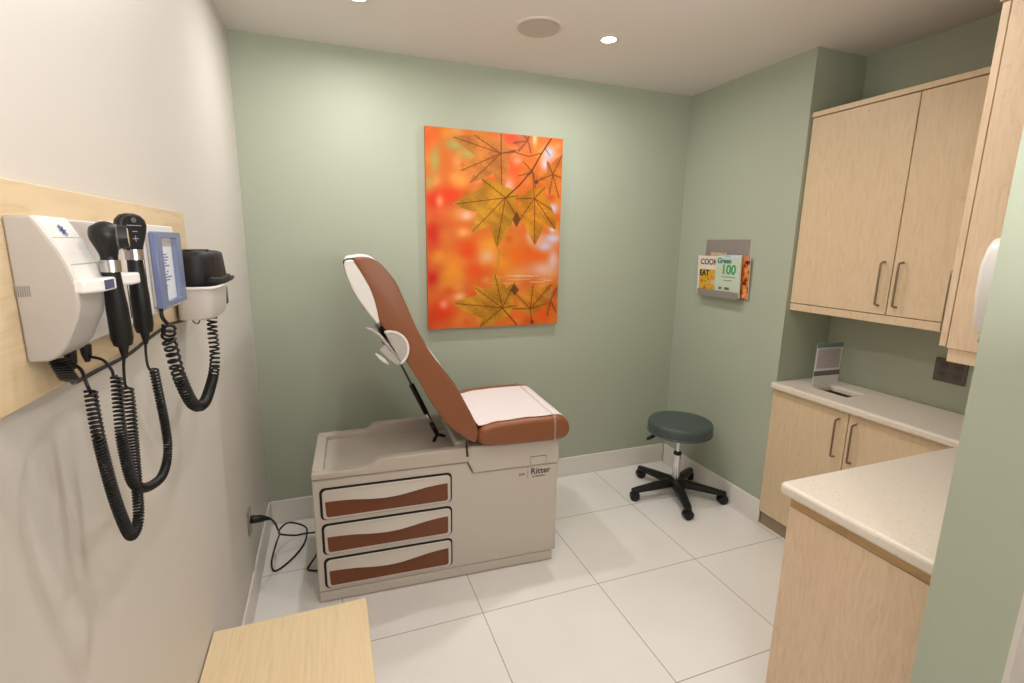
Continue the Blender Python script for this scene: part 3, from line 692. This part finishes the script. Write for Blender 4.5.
# worktop: one L-shaped slab with a waste opening
def worktop():
    xs = [1.787, 2.797, 2.942, 3.082, W2]; ys = [YN, -1.913, -1.308, -1.118, Y7-0.001]
    bm = NB(); z0, z1 = 0.874, 0.914
    keep = lambda i, j: (j == 0 or i >= 1) and not (i == 2 and j == 2)
    V = {}
    def vt(i, j, z):
        k = (i, j, z)
        if k not in V: V[k] = bm.verts.new((xs[i], ys[j], z))
        return V[k]
    for i in range(4):
        for j in range(4):
            if not keep(i, j): continue
            bm.faces.new((vt(i, j, z1), vt(i+1, j, z1), vt(i+1, j+1, z1), vt(i, j+1, z1)))
            bm.faces.new((vt(i, j, z0), vt(i, j+1, z0), vt(i+1, j+1, z0), vt(i+1, j, z0)))
            for (a, b, c, d, ni, nj) in ((i, j, i+1, j, i, j-1), (i+1, j, i+1, j+1, i+1, j), (i+1, j+1, i, j+1, i, j+1), (i, j+1, i, j, i-1, j)):
                if not (0 <= ni < 4 and 0 <= nj < 4 and keep(ni, nj)):
                    bm.faces.new((vt(a, b, z0), vt(c, d, z0), vt(c, d, z1), vt(a, b, z1)))
    # round the exposed outer corner
    e = [e for e in bm.edges if all(abs(v.co.x-xs[0]) < 1e-6 and abs(v.co.y-ys[1]) < 1e-6 for v in e.verts)]
    bmesh.ops.bevel(bm, geom=e, offset=0.02, segments=4, affect='EDGES', profile=0.5)
    o = obj('worktop', bm, M_stone, None, bevel=0.012, segs=4)
    tag(o, 'cream speckled L-shaped worktop over the maple base cabinets', 'countertop')
    h = NB(); zt, zb = 0.9, 0.873
    box(h, 2.940, 2.943, -1.31, -1.116, 0.70, 0.873); box(h, 3.081, 3.084, -1.31, -1.116, 0.70, 0.873); box(h, 2.94, 3.084, -1.311, -1.308, 0.70, 0.873); box(h, 2.94, 3.084, -1.118, -1.115, 0.70, 0.873); box(h, 2.94, 3.084, -1.311, -1.115, 0.697, 0.70)
    c = obj('waste_chute', h, mat('chute_brown', rgb(92, 70, 48), 0.6), o)
worktop()
# free the chute: cut it out of the carcass top
for o in bc.children:
    if o.name.startswith('carcass'):
        bm = NB(); x0, x1, y0, y1, za, zb = XB+0.019, W2-0.003, -1.935, -0.958, 0.088, 0.872
        box(bm, x0, x1, y0, y1, za, za+0.018); box(bm, x1-0.012, x1, y0, y1, za+0.018, zb); box(bm, x0, x1-0.012, y1-0.018, y1, za+0.018, zb); box(bm, x0, x1-0.012, y0, y0+0.018, za+0.018, zb)
        box(bm, x0, x0+0.05, y0+0.018, y1-0.018, zb-0.08, zb)
        me = o.data; bmesh.ops.recalc_face_normals(bm, faces=bm.faces[:]); bm.to_mesh(me); bm.free()

# sign holder standing behind the opening
bh = thing('sign_holder', 'clear acrylic sign holder standing on the worktop by the alcove wall', 'sign holder', (0, 0, 0))
BL, BR, TL, TR = Vector((2.938, -1.106, 0.9155)), Vector((3.140, -1.114, 0.9155)), Vector((2.985, -1.072, 1.152)), Vector((3.187, -1.080, 1.152))
nrm = (BR-BL).cross(TL-BL).normalized()           # faces the room
def sheet(name, f0, f1, mt, parent, v0=0, v1=1, th=0.002, off=0.0):
    bm = NB()
    def p(u, v): return BL.lerp(BR, u).lerp(TL.lerp(TR, u), v)
    q = [p(f0, v0), p(f1, v0), p(f1, v1), p(f0, v1)]
    a = [bm.verts.new(x+nrm*off) for x in q]; b = [bm.verts.new(x+nrm*(off+th)) for x in q]
    bm.faces.new(a[::-1]); bm.faces.new(b)
    for i in range(4): bm.faces.new((a[i], a[(i+1) % 4], b[(i+1) % 4], b[i]))
    return obj(name, bm, mt, parent)
sheet('front_panel', 0, 1, M_glass, bh, 0, 1, 0.0018, 0.0035)
sheet('back_panel', 0, 1, M_glass, bh, 0, 1, 0.0018, -0.0045)
bm = NB(); prism(bm, [(-1.100, 0.9145), (-1.03, 0.9145), (-1.03, 0.917), (-1.100, 0.917)], 'x', 2.945, 3.135); obj('foot', bm, M_glass, bh)
bro = thing('notice_card', 'white notice with teal top and dark band inside the clear sign holder', 'notice', (0, 0, 0))
sheet('card', 0.02, 0.98, M_white, bro, 0.01, 0.99, 0.0014, 0.0)
sheet('teal_header', 0.02, 0.98, mat('teal_print', rgb(96, 132, 136), 0.4), bro, 0.89, 0.99, 0.0004, 0.0015)
sheet('text_block', 0.07, 0.93, mat('greyish_print', rgb(196, 184, 184), 0.5), bro, 0.40, 0.87, 0.0004, 0.0015)
sheet('dark_band', 0.02, 0.98, mat('maroon_grey_print', rgb(92, 78, 84), 0.4), bro, 0.23, 0.345, 0.0004, 0.0015)
gl = mat('text_grey', rgb(150, 138, 140), 0.5)
for k in range(9): sheet('text_line', 0.12, 0.88-(k % 3)*0.06, gl, bro, 0.80-0.045*k, 0.808-0.045*k, 0.0003, 0.0020)

# alcove double outlet
ao = thing('wall_outlet', 'brown-grey double outlet on the alcove wall under the cabinets', 'outlet', (W2, -1.60, 1.105))
obj('cover_plate', prism(NB(), rrect(-0.068, 0.068, -0.058, 0.058, 0.005), 'x', -0.006, 0), M_outlet, ao, bevel=0.002)
for yy in (-0.03, 0.03):
    bm = NB()
    for z in (0.022, -0.022): prism(bm, rrect(yy-0.016, yy+0.016, z-0.016, z+0.016, 0.007), 'x', -0.0085, -0.006)
    r_ = obj('receptacle', bm, M_dgrey, ao)
    for z in (0.022, -0.022):
        for dy in (-0.006, 0.006): obj('slot', B(-0.0090, -0.0083, yy+dy-0.0012, yy+dy+0.0012, z-0.002, z+0.008), M_gap, r_)
        obj('earth_slot', B(-0.0090, -0.0083, yy-0.002, yy+0.002, z-0.011, z-0.007), M_gap, r_)

# ------------------------------------------------------------------ bench, lower left
bn = thing('bench', 'light oak bench seat against the beige left wall in the foreground', 'bench', (0, 0, 0))
obj('bench_top', B(0.004, 0.473, -2.55, -1.427, 0.415, 0.45), M_bench, bn, bevel=0.002)
for y0, y1 in ((-1.475, -1.445), (-2.53, -2.50)): obj('end_support', B(0.02, 0.45, y0, y1, 0, 0.415), M_bench, bn, bevel=0.002)
obj('stretcher', B(0.10, 0.125, -2.50, -1.475, 0.28, 0.415), M_bench, bn)

# ------------------------------------------------------------------ left wall: board and diagnostic set
bd = obj('mounting_board', B(0.0, 0.019, -2.62, -1.292, 1.457, 1.754), M_board, None, bevel=0.0015)
tag(bd, 'long maple board on the beige left wall behind the diagnostic instruments', 'wall board')

YS = -2.192
K = (YS+3.0269)/(-2.235+3.0269)
def prj(x, z): return (0.4086+(x-0.4086)*K, 1.68+(z-1.68)*K)
raw_top = [(0.067, 1.705), (0.074, 1.694), (0.081, 1.679), (0.090, 1.662), (0.096, 1.645), (0.100, 1.629), (0.103, 1.620)]
raw_low = [(0.103, 1.591), (0.099, 1.575), (0.090, 1.555), (0.083, 1.539), (0.075, 1.529), (0.068, 1.523), (0.060, 1.520)]
sv = [prj(*p) for p in raw_top]; lo_ = [prj(*p) for p in raw_low]
ztop = prj(0.067, 1.705)[1]; zbot = prj(0.06, 1.520)[1]
DS = thing('diagnostic_station', 'grey wall-mounted diagnostic instrument base with two white cradle arms', 'medical device', (0, 0, 0))
bm = NB(); prism(bm, [(0.0195, ztop)]+sv+[(sv[-1][0], 1.60)]+lo_+[(0.0195, zbot)], 'y', YS, YS+0.088)
obj('housing', bm, M_greyp, DS, bevel=0.003)
# white curved front cover
bm = NB(); outer = [(x+0.0035, z+0.001) for x, z in sv]; inner = [(x-0.002, z) for x, z in sv]
prism(bm, outer+inner[::-1], 'y', YS+0.002, YS+0.086); 
cov = obj('front_cover', bm, M_whitep, DS)
bm = NB()
for i in (2, 4): 
    x, z = sv[i]; box(bm, x-0.001, x+0.0042, YS+0.003, YS+0.085, z-0.0008, z+0.0008)
obj('cover_seam', bm, M_greyp, cov)
# small blue emblem on the cover: a four-armed star
sl = math.atan2(sv[2][0]-sv[0][0], sv[0][1]-sv[2][1])
ex, ez = (sv[1][0]+sv[2][0])/2+0.0046*cos(sl), (sv[1][1]+sv[2][1])/2+0.0046*sin(sl)
bm = NB()
for k in range(4):
    a = pi/4*k; c, s_ = cos(a), sin(a); L_, w_ = 0.009, 0.0013
    q = [(-L_*c-w_*s_, -L_*s_+w_*c), (-L_*c+w_*s_, -L_*s_-w_*c), (L_*c+w_*s_, L_*s_-w_*c), (L_*c-w_*s_, L_*s_+w_*c)]
    bm.faces.new([bm.verts.new((ex-v_*sin(sl), YS+0.045+u_, ez+v_*cos(sl))) for u_, v_ in q])
obj('emblem', bm, M_inkblue, cov)
bm = NB()
for k in range(7): 
    x, z = prj(0.041+0.0023*k, 1.612); box(bm, x-0.0006, x+0.0006, YS-0.0006, YS+0.002, z-0.007, z+0.007)
obj('side_vents', bm, mat('vent_grey', rgb(150, 143, 138), 0.5), DS)
# flat back panel carrying the cradles
obj('back_panel', prism(NB(), rrect(YS+0.085, -1.60, zbot+0.003, ztop, 0.008), 'x', 0.0195, 0.046), mat('light_grey_panel', rgb(212, 206, 202), 0.4), DS, bevel=0.003)
xs_ = sv[-1][0]
def cradle(y0, y1, yb, xb, x1, z, h, disp):
    o = obj('cradle_arm', prism(NB(), [(0.040, y0), (x1-0.014, y0-0.001), (x1, y0+0.020), (x1, y1), (xb, y1), (xb, yb), (0.040, yb)], 'z', z-h, z+h), M_whitep, DS, bevel=0.0035, segs=3)
    if disp: obj('display', B(x1-0.001, x1+0.0010, y0+0.026, y0+0.058, z-0.0062, z+0.0068), M_display, o)
    return o
cradle(YS+0.001, -2.1205, -2.085, 0.084, 0.1085, 1.6135, 0.0095, True)
cradle(-2.058, -2.0055, -1.97, 0.081, 0.105, 1.6135, 0.0095, False)
# white side panel with dark slots, behind the blue gauge
wp = obj('slotted_panel', prism(NB(), rrect(-1.985, -1.60, zbot+0.010, ztop+0.002, 0.006), 'x', 0.046, 0.062), M_whitep, DS, bevel=0.003)
for y in (-1.935, -1.905, -1.850, -1.828): obj('slot', B(0.060, 0.0625, y-0.0016, y+0.0016, 1.535, 1.60 if y < -1.9 else 1.675), M_gap, wp)
for x, y in ((0.045, YS+0.055), (0.045, YS+0.105), (0.04, -1.945), (0.04, -1.915)): obj('cord_bushing', tube(NB(), [(x, y, zbot+0.004), (x, y, zbot-0.012), (x, y, zbot-0.024)], [0.008, 0.007, 0.0035], 10), M_black, DS, smooth=True)
bm = NB()
for k in range(8): lathe(bm, [(0.010, -0.0018), (0.0125, 0), (0.010, 0.0018)], 14, Matrix.Translation((0.045, YS+0.022+0.0015*k+0.0006*k*k*0.3, zbot-0.003-0.0046*k)) @ Matrix.Rotation(-0.08*k, 4, 'X'))
obj('strain_relief', bm, M_black, DS, smooth=True)

# handheld instruments
def instrument(name, label, x, y, zt, zb, lean, hh, head, cordpts, coilpts):
    t = thing(name, label, 'medical instrument', (0, 0, 0))
    ztm = zt-hh
    tip = Vector((x-0.003, y+lean, zb)); top = Vector((x, y, ztm-0.012))
    h = obj('handle', tube(NB(), [top, top.lerp(tip, 0.25), top.lerp(tip, 0.5), top.lerp(tip, 0.9), tip], [0.0115, 0.0125, 0.0145, 0.0150, 0.0125], 20), M_black, t, smooth=True)
    obj('collar', tube(NB(), [(x, y, ztm-0.014), (x, y, ztm+0.004)], 0.0135, 20), M_silver, t, smooth=True)
    head(t, x, y, ztm, zt)
    bush = obj('cord_bushing', tube(NB(), [tip+Vector((0, 0, 0.001)), tip+Vector((0, -0.002, -0.022))], [0.0085, 0.0035], 10), M_black, h, smooth=True)
    a, b, c = cordpts, coilpts, None
    path = smooth_path([tip+Vector((0, -0.002, -0.018))]+a[0], 8)
    coil = coil_path(b, 0.0068, lambda s: 0.0052 if 0.14 < s < 0.86 else 0.0068)
    tail = smooth_path(a[1], 8)
    bm = NB(); tube(bm, path, 0.0024, 6); tube(bm, coil, 0.0022, 5); tube(bm, tail, 0.0024, 6)
    obj('coiled_cord', bm, M_cord, t)
    return t
def oto_head(t, x, y, z0, zt):
    bm = NB(); tube(bm, smooth_path([(x, y, z0+0.003), (x, y, z0+0.014), (x, y-0.002, z0+0.028), (x, y-0.003, z0+0.042), (x+0.001, y-0.002, z0+0.052), (x+0.001, y, zt)], 4), [q_*0.76 for q_ in [0.0145]*3+[0.0150, 0.0160, 0.0172, 0.0185, 0.0205, 0.0220, 0.0240, 0.0255, 0.0262, 0.0265, 0.0262, 0.0255, 0.0245, 0.022, 0.019, 0.0155, 0.012, 0.006]], 24)
    hd = obj('head', bm, M_black, t, smooth=True, angle=70)
    c = Vector((x, y, z0+0.038)); d = Vector((0.96, 0.26, 0.02)).normalized()
    bm = NB(); tube(bm, [c+d*0.006, c+d*0.018, c+d*0.026], [0.019, 0.0175, 0.0160], 24)
    obj('eyepiece', bm, M_black, hd, smooth=True)
    obj('lens', tube(NB(), [c+d*0.0258, c+d*0.0272], [0.0135, 0.013], 20), mat('lens_amber', rgb(196, 178, 140), 0.15), hd)
    obj('ring', tube(NB(), [c+d*0.012, c+d*0.0145], 0.0190, 24), M_dgrey, hd)
def oph_head(t, x, y, z0, zt):
    bm = NB(); c = Vector((x, y, zt-0.030)); d = Vector((0.75, -0.66, 0)).normalized(); s = Vector((-d.y, d.x, 0))
    ol = [(0.0125, -0.036), (0.0135, -0.026), (0.0175, -0.014), (0.0222, 0.002), (0.0235, 0.010), (0.0212, 0.020), (0.014, 0.0275), (0.005, 0.0300)]
    ol = ol+[(-a, b) for a, b in ol[::-1]]
    va = [bm.verts.new(c+s*a+Vector((0, 0, b))+d*0.009) for a, b in ol]; vb = [bm.verts.new(c+s*a+Vector((0, 0, b))-d*0.009) for a, b in ol]
    n = len(ol); bm.faces.new(va); bm.faces.new(vb[::-1])
    for i in range(n): bm.faces.new((va[i], vb[i], vb[(i+1) % n], va[(i+1) % n]))
    hd = obj('head', bm, M_black, t, bevel=0.005, segs=3)
    Mh = Matrix((( s.x, 0, d.x, c.x+d.x*0.0094), (s.y, 0, d.y, c.y+d.y*0.0094), (0, 1, 0, c.z), (0, 0, 0, 1)))
    bm = NB(); lathe(bm, [(0.0045, 0), (0.0045, 0.001)], 16, Mh @ Matrix.Translation((0, 0.019, 0))); obj('aperture', bm, M_dgrey, hd)
    bm = NB()
    for u, v, w, h_ in ((0, -0.012, 0.010, 0.0014), (0, -0.012, 0.0014, 0.010), (0, 0.010, 0.024, 0.0012), (0, 0.0, 0.008, 0.0014)):
        bm.faces.new([bm.verts.new(Mh @ Vector(q)) for q in ((u-w/2, v-h_/2, 0.0006), (u+w/2, v-h_/2, 0.0006), (u+w/2, v+h_/2, 0.0006), (u-w/2, v+h_/2, 0.0006))])
    obj('dial_marks', bm, mat('grey_marks', rgb(150, 150, 152), 0.5), hd)
xc = 0.08
instrument('otoscope', 'black otoscope with round lens head hanging in the nearer white cradle', 0.099, -2.108, 1.703, 1.513, 0.016, 0.060, oto_head,
           ([(0.090, -2.085, 1.475), (0.080, -2.060, 1.440), (0.080, -2.051, 1.431)], [(xc, -2.188, 1.458), (xc, -2.183, 1.462), (xc, -2.190, 1.475), (0.066, -2.165, 1.492), (0.045, YS+0.055, zbot-0.015)]),
           [(xc, -2.051, 1.432), (xc, -2.053, 1.385), (xc, -2.068, 1.287), (xc, -2.081, 1.215), (xc, -2.105, 1.195), (xc, -2.130, 1.207), (xc, -2.160, 1.285), (xc, -2.178, 1.375), (xc, -2.183, 1.429), (xc, -2.183, 1.464)])
instrument('ophthalmoscope', 'black ophthalmoscope with flat rounded head hanging in the farther white cradle', 0.096, -1.992, 1.721, 1.515, 0.012, 0.064, oph_head,
           ([(0.088, -1.972, 1.475), (0.080, -1.945, 1.445), (0.080, -1.930, 1.430), (0.080, -1.918, 1.432)], [(xc, -2.089, 1.462), (xc, -2.100, 1.462), (xc, -2.103, 1.475), (0.07, -2.102, 1.492), (0.045, YS+0.105, zbot-0.015)]),
           [(xc, -1.915, 1.432), (xc, -1.906, 1.384), (xc, -1.892, 1.308), (xc, -1.896, 1.250), (xc, -1.945, 1.221), (xc, -2.030, 1.238), (xc, -2.085, 1.275), (xc, -2.102, 1.345), (xc, -2.098, 1.40), (xc, -2.089, 1.462)])

# blue framed blood pressure gauge
bg = thing('blood_pressure_gauge', 'blue-framed rectangular gauge mounted right of the black scopes', 'medical gauge', (0, 0, 0))
def ringprism(a, b, axis, t0, t1):
    bm = NB(); n = len(a)
    def P(p, t): return (t, p[0], p[1])
    A0 = [bm.verts.new(P(p, t0)) for p in a]; A1 = [bm.verts.new(P(p, t1)) for p in a]; B0 = [bm.verts.new(P(p, t0)) for p in b]; B1 = [bm.verts.new(P(p, t1)) for p in b]
    for i in range(n):
        j = (i+1) % n
        bm.faces.new((A0[i], A0[j], A1[j], A1[i])); bm.faces.new((B0[i], B1[i], B1[j], B0[j])); bm.faces.new((A1[i], A1[j], B1[j], B1[i])); bm.faces.new((A0[i], B0[i], B0[j], A0[j]))
    return bm
gy0, gy1, gz0, gz1 = -1.809, -1.622, 1.534, 1.694
obj('back_box', B(0.0622, 0.070, gy0+0.004, gy1-0.004, gz0+0.003, gz1-0.003), M_greyp, bg, bevel=0.002)
obj('frame', ringprism(rrect(gy0, gy1, gz0, gz1, 0.006, 3), rrect(gy0+0.038, gy1-0.046, gz0+0.012, gz1-0.013, 0.004, 3), 'x', 0.068, 0.082), M_blue, bg, bevel=0.003)
dc = obj('dial_card', B(0.0695, 0.0715, gy0+0.034, gy1-0.042, gz0+0.010, gz1-0.011), M_dial, bg)
obj('clear_cover', B(0.0798, 0.0806, gy0+0.036, gy1-0.044, gz0+0.011, gz1-0.012), M_glass, bg)
bm = NB(); random.seed(11)
for k in range(13):
    z = gz1-0.050-0.0062*k; l = random.uniform(0.010, 0.045); y = gy0+0.052+random.uniform(0, 0.045-l/2)
    box(bm, 0.0715, 0.0721, y, y+l, z, z+0.0028)
obj('printed_lines', bm, M_inkblue, dc)
obj('printed_band', B(0.0715, 0.0719, gy0+0.042, gy1-0.050, gz1-0.032, gz1-0.018), M_greyp, dc)
hose = [(0.070, -1.790, 1.536), (0.072, -1.795, 1.515), (0.075, -1.775, 1.497)]
cl = [(0.075, -1.768, 1.492), (xc, -1.800, 1.470), (xc, -1.787, 1.440), (xc, -1.762, 1.381), (xc, -1.705, 1.309), (xc, -1.650, 1.270), (xc, -1.575, 1.252), (xc, -1.500, 1.266), (xc, -1.420, 1.300), (xc, -1.384, 1.350), (xc, -1.384, 1.408), (xc, -1.378, 1.440), (xc, -1.372, 1.458)]
bm = NB(); tube(bm, smooth_path(hose, 8), 0.0040, 8); tube(bm, coil_path(cl, 0.0118, lambda s: 0.0165 if s < 0.2 else (0.0125 if s < 0.42 else (0.0085 if s < 0.72 else 0.0135))), 0.0031, 6)
obj('coiled_hose', bm, M_cord, bg)

# basket and cuff
YB = -1.345
bs = thing('cuff_basket', 'pale grey plastic basket on the left wall holding the black cuff', 'basket', (0, 0, 0))
bm = NB(); N = 28
def ell(y0, y1, x0, x1, z, n=N, p=4.2):
    x0 = max(x0, 0.0225)
    out = []
    for k in range(n):
        a = 2*pi*k/n; c, s_ = cos(a), sin(a)
        out.append(((x0+x1)/2+(x1-x0)/2*math.copysign(abs(c)**(2/p), c), (y0+y1)/2+(y1-y0)/2*math.copysign(abs(s_)**(2/p), s_), z))
    return out
def loft(bm, rings, closed_bottom=True):
    R = [[bm.verts.new(p) for p in r] for r in rings]
    for a, b in zip(R, R[1:]):
        n = len(a)
        for k in range(n): bm.faces.new((a[k], a[(k+1) % n], b[(k+1) % n], b[k]))
    if closed_bottom: bm.faces.new(R[0][::-1])
    return R
R = loft(bm, [ell(-1.512, -1.288, 0.008, 0.108, 1.466), ell(-1.517, -1.283, 0.004, 0.113, 1.476), ell(-1.519, -1.281, 0.003, 0.118, 1.535), ell(-1.52, -1.28, 0.0025, 0.120, 1.552), ell(-1.515, -1.285, 0.006, 0.116, 1.552), ell(-1.50, -1.30, 0.01, 0.105, 1.482)])
bm.faces.new(R[-1])
obj('tub', bm, M_basket, bs, smooth=True, angle=60)
bm = NB(); r_ = ell(-1.523, -1.277, 0.003, 0.124, 1.552); tube(bm, r_+[r_[0], r_[1]], 0.004, 8, cap=False); obj('rim', bm, M_whitep, bs, smooth=True)
obj('side_clip', B(0.104, 0.113, -1.297, -1.286, 1.485, 1.538), M_dgrey, bs, bevel=0.002)
for yy in (-1.47, -1.32): obj('hook', tube(NB(), smooth_path([(0.05, yy, 1.47), (0.055, yy, 1.455), (0.065, yy, 1.452), (0.07, yy, 1.462)], 5), 0.002, 6), M_dgrey, bs)
cf = thing('blood_pressure_cuff', 'folded black blood pressure cuff standing up out of the grey basket', 'blood pressure cuff', (0, 0, 0))
bm = NB(); random.seed(5); rings = []
for z, sh in ((1.490, 0.78), (1.548, 0.90), (1.565, 1.04), (1.60, 1.00), (1.625, 0.97), (1.641, 0.95)):
    rings.append([(0.0605+(p[0]-0.0605)*1+0.0025*sin(9*p[1]*20)*(z > 1.56), p[1], p[2]+random.uniform(-0.003, 0.003)) for p in ell(-1.392-0.122*sh, -1.392+0.122*sh, max(0.0265, 0.062-0.052*sh), 0.064+0.056*sh, z, 36, 2.6)])
for z, sh in ((1.647, 0.80), (1.63, 0.74), (1.60, 0.70)):
    rings.append(ell(-1.392-0.122*sh, -1.392+0.122*sh, max(0.0265, 0.062-0.052*sh), 0.064+0.056*sh, z, 36, 2.6))
R = loft(bm, rings); bm.faces.new(R[-1])
sw = obj('cuff_wrap', bm, M_cuff, cf, smooth=True, angle=60)
bm = NB()   # inner spiral fold and the flap lying over the basket rim
sp_ = [(0.06+0.034*cos(a)*(1-a/22), -1.40+0.072*sin(a)*(1-a/22)) for a in [k*0.35 for k in range(36)]]
a_ = [bm.verts.new((x, y, 1.60)) for x, y in sp_]; b_ = [bm.verts.new((x, y, 1.651)) for x, y in sp_]
for i in range(len(sp_)-1): bm.faces.new((a_[i], a_[i+1], b_[i+1], b_[i]))
fo = obj('inner_fold', bm, M_cuff, cf, smooth=True); s_ = fo.modifiers.new('solid', 'SOLIDIFY'); s_.thickness = 0.003
bm = NB(); tube(bm, smooth_path([(0.100, -1.50, 1.566), (0.120, -1.44, 1.562), (0.127, -1.37, 1.563), (0.130, -1.31, 1.565), (0.131, -1.278, 1.569)], 6), [0.006]*20+[0.0055, 0.005, 0.004, 0.003, 0.002], 8)
tube(bm, smooth_path([(0.11, -1.51, 1.574), (0.122, -1.42, 1.568), (0.126, -1.33, 1.573)], 6), 0.007, 8)
obj('cuff_flap', bm, M_cuff, cf, smooth=True)
# lead running along the board to the station
bm = NB(); tube(bm, smooth_path([(0.045, YS+0.052, zbot-0.040), (0.034, -2.115, 1.462), (0.03, -2.09, 1.458), (0.03, -2.009, 1.457), (0.028, -1.869, 1.453), (0.028, -1.744, 1.462), (0.027, -1.59, 1.468), (0.026, -1.47, 1.459), (0.0245, -1.38, 1.4525), (0.024, -1.31, 1.450)], 8), 0.0036, 8)
tag(obj('supply_cable', bm, M_cord), 'thin black cable running along the lower edge of the maple board', 'cable')
bk = obj('metal_tab', B(0.0, 0.012, -1.289, -1.262, 1.635, 1.672), M_steel, None, bevel=0.002)
tag(bk, 'small grey metal tab at the right end of the maple board', 'bracket')

# ------------------------------------------------------------------ camera
R = [[0.937691033022083, -0.3471389983018867, 0.015167150290726735], [0.3432976080672064, 0.9188035270023681, -0.19479946371420856], [0.05368685952180041, 0.18786855677832634, 0.9807258161630676]]
right, fwd, up = Vector(R[0]), Vector(R[1]), Vector(R[2])
cam = bpy.data.cameras.new('camera'); co = bpy.data.objects.new('camera', cam); COL.objects.link(co)
Mx = Matrix((( right.x, up.x, -fwd.x, 0.408576), (right.y, up.y, -fwd.y, -3.026856), (right.z, up.z, -fwd.z, 1.68), (0, 0, 0, 1)))
co.matrix_world = Mx
cam.sensor_width = 36.0; cam.lens = 491.494*36/1024; cam.clip_start = 0.02
SC.camera = co

# ------------------------------------------------------------------ world and colour
w = bpy.data.worlds.new('world'); SC.world = w; w.use_nodes = True
w.node_tree.nodes['Background'].inputs['Color'].default_value = (1.0, 0.9, 0.8, 1); w.node_tree.nodes['Background'].inputs['Strength'].default_value = 0.05
SC.view_settings.view_transform = 'Standard'; SC.view_settings.look = 'None'
SC.view_settings.exposure = 0.07; SC.view_settings.gamma = 1.0
